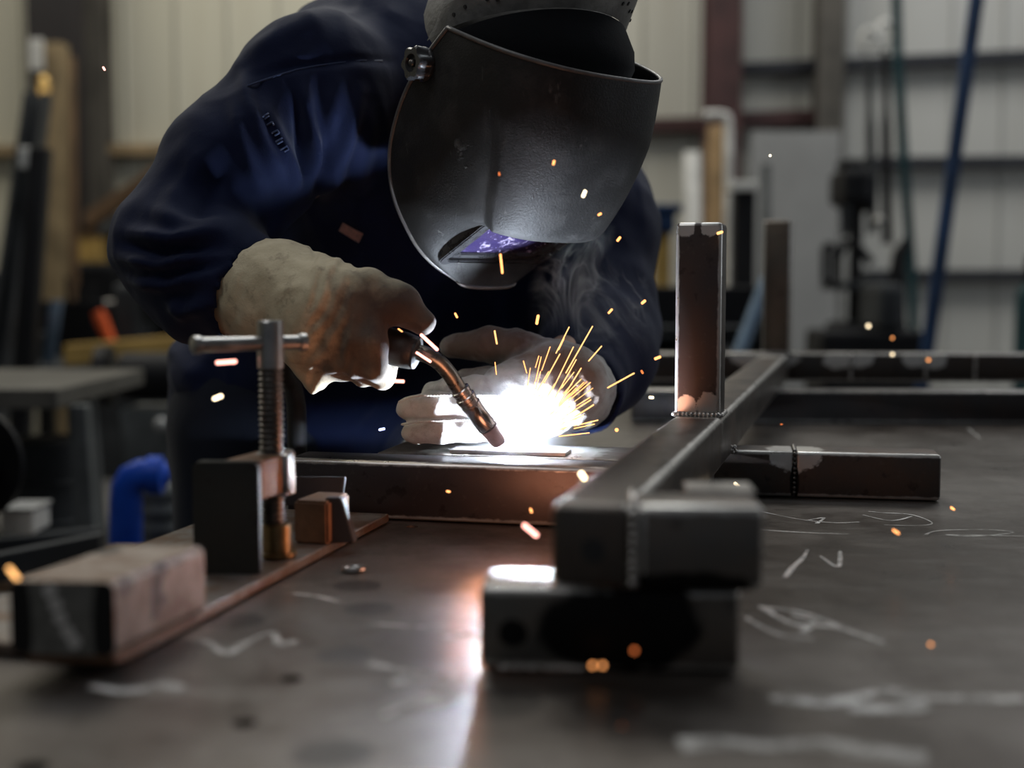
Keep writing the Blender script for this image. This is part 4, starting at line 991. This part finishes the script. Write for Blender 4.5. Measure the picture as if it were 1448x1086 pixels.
# --- right
wp_ = thing('pipe_rack', 'white bent pipe rack in front of the dark red column', 'rack', PF(1025, 300, 6.2))
ptube('pipe', [P(996, 163, 6.2), P(1018, 162, 6.2), P(1028, 165, 6.2), P(1030, 176, 6.2), P(1030, 420, 6.2), PF(1030, 500, 6.2)], .022, 'white', wp_)
cpst = thing('capped_post', 'nearly black post with a white cap plate beside the bent pipe', 'post', PF(1048, 300, 5.9))
bpart('post', 'black', cpst, 1036, 270, 1064, 420, 5.9, depth=.12, floor=True); bpart('cap_plate', 'white', cpst, 1029, 258, 1068, 271, 5.9, depth=.16)
standing('timber_board', 'orange brown timber board standing beside the white bent pipe', 'board', 1013, 178, 420, 6.4, 22, 'tan')
standing('dark_board', 'dark brown board standing behind the orange brown timber board', 'board', 1000, 205, 420, 6.6, 14, 'brown')
standing('pale_panel_strip', 'pale narrow panel strip leaning at the wall beside the helmet', 'panel', 978, 215, 380, 7.2, 22, 'white', 2)
shp = thing('steel_sheet', 'large light grey steel sheet leaning on the back wall behind the second upright', 'sheet', PF(1120, 400, 7.2))
bpart('sheet', 'lgrey', shp, 1062, 186, 1182, 500, 7.25, depth=.03, floor=True, bevel=.002)
standing('steel_tube', 'slim grey tube standing in front of the grey sheet', 'tube', 1083, 232, 400, 6.9, 13, 'grey', 0, round_=True)
ptube('round_bar', [P(1085, 395, 3.95), P(1048, 492, 3.9), P(1020, 565, 3.8), PF(985, 640, 3.8)], .022, 'bluegrey'); tag(C.objects['round_bar'], 'blue grey round bar slanting behind the second upright', 'bar')
# drill press
dp = thing('drill_press', 'black drill press standing against the back wall', 'drill press', PF(1205, 480, 5.4))
bm = new(); bgb(bm, 1182, 240, 1222, 292, 5.4, depth=.26, bevel=.03); obj('head', bm, K['black'], dp)
bm = new(); bgb(bm, 1214, 246, 1232, 300, 5.4, depth=.2, bevel=.02); obj('motor', bm, K['black'], dp)
bm = new(); lathe(bm, P(1203, 240, 5.4), Z, [(0, .06), (.03, .06), (.045, .03)], 20); obj('pulley_cover', bm, K['black'], dp, smooth=40)
bm = new(); c = PF(1207, 480, 5.45); tube(bm, [c, V((c.x, c.y, P(0, 290, 5.45).z))], .028, 18); obj('column', bm, K['black'], dp, smooth=40)
bm = new(); bgb(bm, 1170, 398, 1240, 410, 5.35, depth=.24); obj('table', bm, K['dgrey'], dp)
bm = new(); lathe(bm, P(1196, 292, 5.3)-Z*.12, Z, [(0, .012), (.05, .02), (.12, .03)], 16); obj('chuck', bm, K['dgrey'], dp, smooth=40)
bm = new(); bgb(bm, 1178, 455, 1242, 520, 5.4, depth=.3, floor=True, bevel=.02); obj('base', bm, K['black'], dp)
for px0, py0, px1, py1 in ((1198, 340, 1178, 372), (1210, 345, 1232, 372)): ptube('feed_lever', [P(px0, py0, 5.3), P(px1, py1, 5.3)], .018, 'black', dp)
bm = new(); pts = [P(1172, 345, 5.2), P(1166, 352, 5.2), P(1166, 395, 5.2), P(1172, 402, 5.2), P(1180, 395, 5.2), P(1180, 352, 5.2), P(1172, 345, 5.2)]; tube(bm, pts, .016, 10); obj('belt_guard', bm, K['black'], dp, smooth=40)
mch = thing('dark_machine', 'wide black machine base under the hanging slings', 'machine', PF(1230, 500, 5.0))
bpart('bed', 'black', mch, 1150, 466, 1292, 520, 5.0, depth=.3, floor=True, bevel=.02); bpart('carriage', 'dgrey', mch, 1228, 400, 1262, 468, 5.0, depth=.3, bevel=.03)
# hanging slings with hooks, from the rail
def sling(name, label, px, y0, y1, d, wpx, mat, hook=True, dx=0):
    t_ = thing(name, label, 'sling', P(px, y0, d), 'lifting slings hanging from the wall rail')
    w = wpx/FPX*d/2
    if hook:
        c = P(px, y0+6, d); bm = new(); tube(bm, [c+V((math.cos(a)*.034, 0, math.sin(a)*.05)) for a in [math.radians(250-k*24) for k in range(14)]], .014, 10); obj('hook', bm, K['white'], t_, smooth=180)
    bm = new(); n = 10; pts = [P(px+dx*k/n, y0+30+(y1-y0-30)*k/n, d) for k in range(n+1)]; tube(bm, pts, [w*(.7 if k < 4 else 1) for k in range(n+1)], 10); obj('strand', bm, K[mat], t_, smooth=40)
    return t_
sling('hanging_sling', 'thin grey lifting sling with white hook beside the brown column', 1229, 52, 330, 5.9, 13, 'dgrey', True, 4)
sling('hanging_sling', 'dark lifting sling with white hook between two other slings', 1252, 40, 345, 6.05, 14, 'black', True, 2)
bm = new(); sphere(bm, P(1243, 312, 5.6), .022, 2); o_ = obj('hanging_weight', bm, K['white'], smooth=180); tag(o_, 'small pale round weight at the lower end of the slings', 'weight')
ptube('green_cable', [P(1266, -60, 5.8), P(1270, 90, 5.8), P(1278, 220, 5.8), P(1290, 400, 5.8), P(1294, 520, 5.8), PF(1300, 600, 5.8)], .022, 'teal'); tag(C.objects['green_cable'], 'blue green cable hanging down past the slings to the floor', 'cable')
cb = thing('coiled_strap', 'dark coiled strap bundle at the foot of the green cable', 'strap', P(1278, 440, 5.3))
bm = new(); pts = [P(1283, 340, 5.3), P(1272, 360, 5.3), P(1267, 400, 5.3), P(1268, 450, 5.3), P(1276, 505, 5.3), P(1286, 540, 5.3)]; tube(bm, pts+[PF(1290, 600, 5.3)], [.02, .03, .036, .036, .035, .03, .03], 12); obj('bundle', bm, K['black'], cb, smooth=40)
ptube('blue_pole', [P(1392, -80, 4.6), P(1310, 505, 4.6), P(1298, 590, 4.6), PF(1286, 680, 4.6)], .026, 'dblue'); bpo = C.objects['blue_pole']; tag(bpo, 'long dark blue pole leaning across the bare wall', 'pole')
gc = thing('gas_cylinder', 'green gas cylinder with black valve cap at the right edge', 'gas cylinder', PF(1452, 500, 5.2))
c = PF(1456, 500, 5.2); zz = P(0, 400, 5.2).z
bm = new(); lathe(bm, c, Z, [(0, .05), (.01, .062), (zz-.06, .062), (zz-.02, .05), (zz, .025)], 24); obj('bottle', bm, K['teal'], gc, smooth=40)
bm = new(); lathe(bm, c+Z*zz, Z, [(0, .025), (.02, .03), (.10, .028), (.12, .015)], 20); obj('valve_cap', bm, K['black'], gc, smooth=40)
# behind the welder's left side
bv = thing('blue_vise', 'blue painted vise on a yellow stand beside the welder', 'vise', PF(938, 400, 5.0))
bpart('jaw', 'dblue', bv, 914, 290, 962, 302, 5.0, depth=.16, bevel=.01); bpart('vise_body', 'dblue', bv, 921, 302, 952, 330, 5.0, depth=.14, bevel=.012); bpart('stand', 'yellow', bv, 926, 330, 946, 420, 5.0, depth=.08, floor=True)
sb_ = thing('storage_rack', 'dark storage rack with pale shelf edges behind the frame', 'rack', PF(960, 500, 4.2))
bpart('rack_body', 'black', sb_, 860, 405, 1075, 560, 4.3, depth=.3, floor=True)
for y in (461, 474, 500): bpart('shelf_edge', 'dgrey', sb_, 866, y, 1072, y+4, 4.06, depth=.17, bevel=.002)
for x0, y0, x1, y1, lab in ((1014, 489, 1050, 500, 'pale flat box on the lower rack shelf edge'), (934, 470, 950, 475, 'small pale packet on the middle rack shelf edge')):
    bm = new(); bgb(bm, x0, y0-1, x1, y1-1.5, 4.05, depth=.1, bevel=.003); o_ = obj('flat_box' if x0 > 1000 else 'packet', bm, K['lgrey']); tag(o_, lab, 'box')

# ================================================================== ARC, SPARKS, SMOKE
arc = thing('welding_arc', 'blinding white welding arc at the torch tip', 'arc', ARCP)
bm = new(); sphere(bm, ARCP, .0042, 3); obj('arc_core', bm, emis('arc plasma', (.86, .92, 1), 90), arc, smooth=180)
def area(name, loc, size, power, col=(1, 1, 1), rot=(0, 0, 0), sy=None):
    l = bpy.data.lights.new(name, 'AREA'); l.energy = power; l.size = size; l.color = col
    if sy: l.shape = 'RECTANGLE'; l.size_y = sy
    o = bpy.data.objects.new(name, l); C.objects.link(o); o.location = loc; o.rotation_euler = rot; return o
def point(name, loc, power, col, r):
    l = bpy.data.lights.new(name, 'POINT'); l.energy = power; l.color = col; l.shadow_soft_size = r
    o = bpy.data.objects.new(name, l); C.objects.link(o); o.location = loc; return o
point('arc_light', ARCP+V((0, -.004, .0)), 18, (.74, .85, 1), .007)
point('spark_glow', P(735, 705, 1.04), .75, (1, .40, .21), .06)
SM = {'w': emis('white hot spark', (1, .80, .52), 4), 'o': emis('orange spark', (1, .38, .12), 3), 'p': emis('pink white spark', (1, .42, .34), 3.2), 'd': emis('dull orange spark', (1, .25, .07), 1.2), 'b': emis('blue white spark', (.45, .5, 1), 5), 'y': emis('golden spark', (1, .50, .17), 2.4)}
def spark(px, py, ln, ang, w, mat, d, label, group=None, taper=False):
    c = P(px, py, d); a = math.radians(ang); s = d/FPX
    dv = V((math.cos(a), 0, -math.sin(a)))*(ln/2*s); r = w/2*s*.78; bm = new()
    if ln > w*1.3:
        u = dv.normalized()
        tube(bm, [c-dv, c-dv+u*r*.5, c+dv-u*r*.5, c+dv], [r*(.2 if taper else .55), r*(.45 if taper else 1), r, r*.5], 8)
    else: sphere(bm, c, r, 2)
    o = obj('spark', bm, SM[mat], smooth=180); tag(o, label, 'spark', group); return o
G1 = 'sparks fanning out of the weld'; F1 = 'thin orange spark streak fanning up and right out of the weld arc'
for x0, y0, x1, y1, w in ((838, 461, 800, 528, 2.2), (805, 462, 786, 500, 2), (851, 489, 832, 511, 2.2), (798, 478, 790, 495, 1.6), (792, 500, 769, 542, 2), (778, 490, 766, 524, 1.6), (811, 490, 782, 550, 1.8), (815, 508, 785, 562, 1.8),
                          (822, 520, 790, 572, 2), (822, 536, 798, 560, 1.8), (826, 540, 778, 588, 1.6), (836, 565, 800, 588, 2), (840, 572, 812, 590, 2.4), (846, 594, 822, 600, 2.2), (805, 603, 760, 616, 2), (834, 612, 790, 617, 2), (800, 590, 768, 608, 1.8),
                          (762, 503, 757, 520, 1.5), (776, 525, 760, 552, 1.6), (768, 560, 756, 580, 1.5), (790, 582, 765, 600, 1.5), (806, 556, 780, 583, 1.5), (815, 548, 790, 575, 1.5), (750, 520, 746, 545, 1.4), (700, 512, 702, 530, 1.6), (740, 510, 745, 528, 1.6)):
    spark((x0+x1)/2, (y0+y1)/2, math.hypot(x1-x0, y1-y0), math.degrees(math.atan2(y1-y0, x1-x0)), w, 'y' if w > 1.7 else 'o', 1.26+random.uniform(-.02, .02), F1, G1, False)
for k in range(34):
    a = math.radians(random.uniform(8, 78)); r0 = random.uniform(28, 95); r1 = r0+random.uniform(10, 42)
    x0, y0, x1, y1 = 738+r0*math.cos(a), 622-r0*math.sin(a), 738+r1*math.cos(a), 622-r1*math.sin(a)
    spark((x0+x1)/2, (y0+y1)/2, r1-r0, math.degrees(math.atan2(y1-y0, x1-x0)), random.uniform(1.1, 1.8), random.choice('yyo'), 1.26+random.uniform(-.025, .025), F1, G1)
ST = [
 (320, 512, 30, -4, 8, 'p', 1.02, 'long pink white spark just under the left end of the T handle'), (308, 562, 15, -22, 8, 'w', 1.02, 'short white spark hanging over the bracket plate, left of the clamp screw'),
 (562, 539, 20, 3, 6, 'p', 1.15, 'pink spark level with the gloved thumb, left of the torch neck'), (540, 607, 9, -12, 4, 'b', 1.2, 'small blue spark left of the gloved fingertips'),
 (607, 484, 34, 43, 6, 'p', 1.19, 'long pink spark crossing above the torch neck'), (599, 505, 26, 33, 5, 'p', 1.19, 'pink spark lying along the bend of the torch neck'), (566, 467, 8, 35, 2.5, 'o', 1.19, 'tiny spark on the top of the torch handle'),
 (645, 446, 8, 62, 3.5, 'o', 1.2, 'orange spark in the dark between helmet and gloved thumb'), (701, 477, 20, 80, 3, 'y', 1.22, 'upright streak crossing the left glove thumb'), (760, 452, 14, -80, 5, 'o', 1.22, 'upright orange spark at the left edge of the smoke'),
 (709, 373, 28, 84, 4, 'o', 1.15, 'upright orange streak over the chin of the helmet'), (826, 274, 11, -68, 6, 'w', 1.12, 'brightest spark in front of the helmet forehead'), (783, 230, 7, -75, 4, 'o', 1.12, 'small spark highest on the helmet front'), (706, 246, 5, 80, 3, 'd', 1.12, 'dim orange dot on the left of the helmet front'),
 (848, 303, 6, -30, 4, 'o', 1.16, 'orange spark by the right chin corner of the helmet'), (875, 338, 8, -52, 4.5, 'o', 1.2, 'orange spark in front of the blue sleeve below the helmet'), (910, 427, 8, -40, 5, 'o', 1.22, 'orange spark right of the smoke at the sleeve edge'), (863, 440, 9, -48, 4, 'o', 1.22, 'orange spark inside the smoke'),
 (930, 506, 10, -22, 5, 'o', 1.2, 'orange spark left of the near upright tube, above its middle'), (878, 538, 44, -29, 2.4, 'y', 1.2, 'long lone golden streak right of the spark fan'), (921, 562, 7, 5, 5, 'w', 1.2, 'pale spark left of the foot of the near upright'), (872, 608, 9, 10, 7, 'o', 1.2, 'round orange spark above the joint of long tube and flat bar'),
 (908, 526, 6, 60, 4, 'd', 1.25, 'dull spark at the dark sleeve edge'), (824, 673, 15, 55, 11, 'w', .98, 'big white spark in front of the flat bar beside the long tube'), (750, 750, 28, 40, 10, 'p', .95, 'big tilted orange spark above the table left of the long tube end'), (751, 722, 7, 70, 4, 'o', 1.05, 'small spark on the dark face of front tube near the long tube'), (634, 695, 6, 10, 4, 'o', 1.12, 'small spark in the middle of front cross tube face'),
 (1042, 685, 10, 38, 6, 'w', 1.15, 'white spark before the side stub tube'), (1018, 329, 9, -18, 5, 'y', 1.2, 'spark at the top right corner of near upright'), (1089, 220, 6, -70, 5, 'w', 1.25, 'tiny bright spark against the grey sheet'),
 (1228, 461, 7, 0, 6, 'w', 2.1, 'largest round white spark out in front of the black machine'), (1262, 478, 5, 0, 4, 'o', 2.0, 'dim orange round spark, upper of two above the far tube'), (1262, 501, 6, 0, 5, 'w', 2.0, 'white round spark, lower of two above the far tube'), (1313, 509, 6, 0, 5, 'o', 2.0, 'orange round spark over the far tube below the blue pole'),
 (1267, 752, 11, 32, 4, 'o', .995, 'glowing spark on the table between chalk loops'), (1347, 719, 7, 35, 4, 'o', 1.10, 'glowing spark on the table near the end of side stub'), (1316, 912, 8, 40, 7, 'o', .80, 'glowing spark lying on the bare table at right'), (838, 941, 9, 0, 8, 'o', .72, 'left of two touching sparks at the foot of the support tube'), (852, 941, 9, 0, 8, 'o', .72, 'right of two touching sparks at the foot of the support tube'), (897, 920, 8, 0, 9, 'd', .72, 'dull orange spark on the face of the support tube'),
 (22, 815, 34, 52, 9, 'y', .74, 'long golden spark beyond the chalked steel bar'), (147, 97, 6, 60, 4, 'p', 1.3, 'lone pink spark in front of the wall by the columns'), (1105, 600, 3, 0, 2, 'd', 1.4, 'faint spark over the table beyond the long tube'), (880, 1030, 8, 80, 6, 'd', .65, 'dull reflection on the near table, added as a spark'), (706, 1050, 12, 85, 11, 'w', .63, 'glowing reflection on the table in the middle, added as a spark')]  # last two sparks are added in place of reflections on the table
for s_ in ST: spark(*s_)
# smoke: thin wisps drifting right of the helmet, and fume added to give the arc its glow
def smoke(name, label, c, r, dens, thr, scale, aniso=.2, radial=False, stretch=(1, 1, 1)):
    bm = new(); bmesh.ops.create_icosphere(bm, subdivisions=3, radius=1)
    me = bpy.data.meshes.new(name); bm.to_mesh(me); bm.free()
    t = NT(name); tc = t.n('ShaderNodeTexCoord').outputs['Object']
    ln = t.n('ShaderNodeVectorMath', operation='LENGTH'); t.set(ln.inputs[0], tc)
    if radial: d = t.math('POWER', t.ramp(ln.outputs['Value'], 1, 0), 2.2); d = t.math('MULTIPLY', d, dens)
    else:
        p = t.pos(stretch); n = t.noise(p, scale, 3.5, .55, 1.9); n2 = t.noise(p, scale*.35, 2)
        w = t.math('SUBTRACT', 1, t.math('MULTIPLY', t.math('ABSOLUTE', t.math('SUBTRACT', n, .5)), thr), clamp=True)
        w = t.math('MULTIPLY', t.math('POWER', w, 2.0), t.ramp(n2, .45, .62))
        d = t.math('MULTIPLY', t.math('MULTIPLY', w, t.ramp(ln.outputs['Value'], 1, .45)), dens)
    v = t.n('ShaderNodeVolumeScatter'); t.set(v.inputs['Density'], d); t.set(v.inputs['Color'], (.9, .92, .95)); v.inputs['Anisotropy'].default_value = aniso
    t.t.links.new(v.outputs[0], t.out.inputs['Volume'])
    o = link(name, me, t.m, kind='stuff', label=label, category='smoke'); o.location = c; o.scale = r; return o
smoke('welding_smoke', 'thin grey smoke wisps curling right of the helmet', P(848, 420, 1.40), (.082, .055, .085), 60, 17, 12)
smoke('arc_glow_fume', 'haze of fume added for the glow around the welding arc', ARCP+V((.004, -.015, .022)), (.075, .05, .07), 3.0, 0, 0, 0, True)

# ================================================================== LIGHT AND CAMERA
W = bpy.data.worlds.new('day'); bpy.context.scene.world = W; W.use_nodes = True
bg = W.node_tree.nodes['Background']; bg.inputs[0].default_value = (.80, .88, 1, 1); bg.inputs[1].default_value = .11
area('bay_or_fill_lamp', (-.4, 5.6, 5.2), 2.2, 140, (1, .97, .88))
area('bay_or_fill_lamp', (3.6, 5.4, 5.2), 2.2, 105, (.96, .98, 1))
area('bay_or_fill_lamp', (-4.0, 5.4, 5.2), 2.2, 95, (1, .96, .86))
area('bay_or_fill_lamp', (.1, 2.6, 4.6), 1.6, 40, (.85, .93, 1))
area('bay_or_fill_lamp', (-1.6, -.2, 4.4), 1.6, 28, (.95, .97, 1), (math.radians(15), 0, 0))  # front fill, added to brighten the sides facing the camera
area('side_rim_light', (6.5, 2.6, 2.6), 2.6, 45, (.82, .9, 1), (0, math.radians(80), 0))  # cool side light added for rim highlights; no window is built
cam = bpy.data.cameras.new('camera'); co_ = bpy.data.objects.new('camera', cam); C.objects.link(co_)
co_.location = (0, 0, CAMZ); co_.rotation_euler = (math.pi/2-PITCH, 0, 0)
cam.sensor_width = 36; cam.lens = 36*FPX/1448; cam.clip_start = .02
cam.dof.use_dof = True; cam.dof.focus_distance = 1.27; cam.dof.aperture_fstop = 2.5; cam.dof.aperture_blades = 0
sc_ = bpy.context.scene; sc_.camera = co_
sc_.view_settings.view_transform = 'Standard'; sc_.view_settings.look = 'None'; sc_.view_settings.exposure = 0; sc_.view_settings.gamma = 1
try: sc_.view_settings.use_curve_mapping = False
except Exception: pass
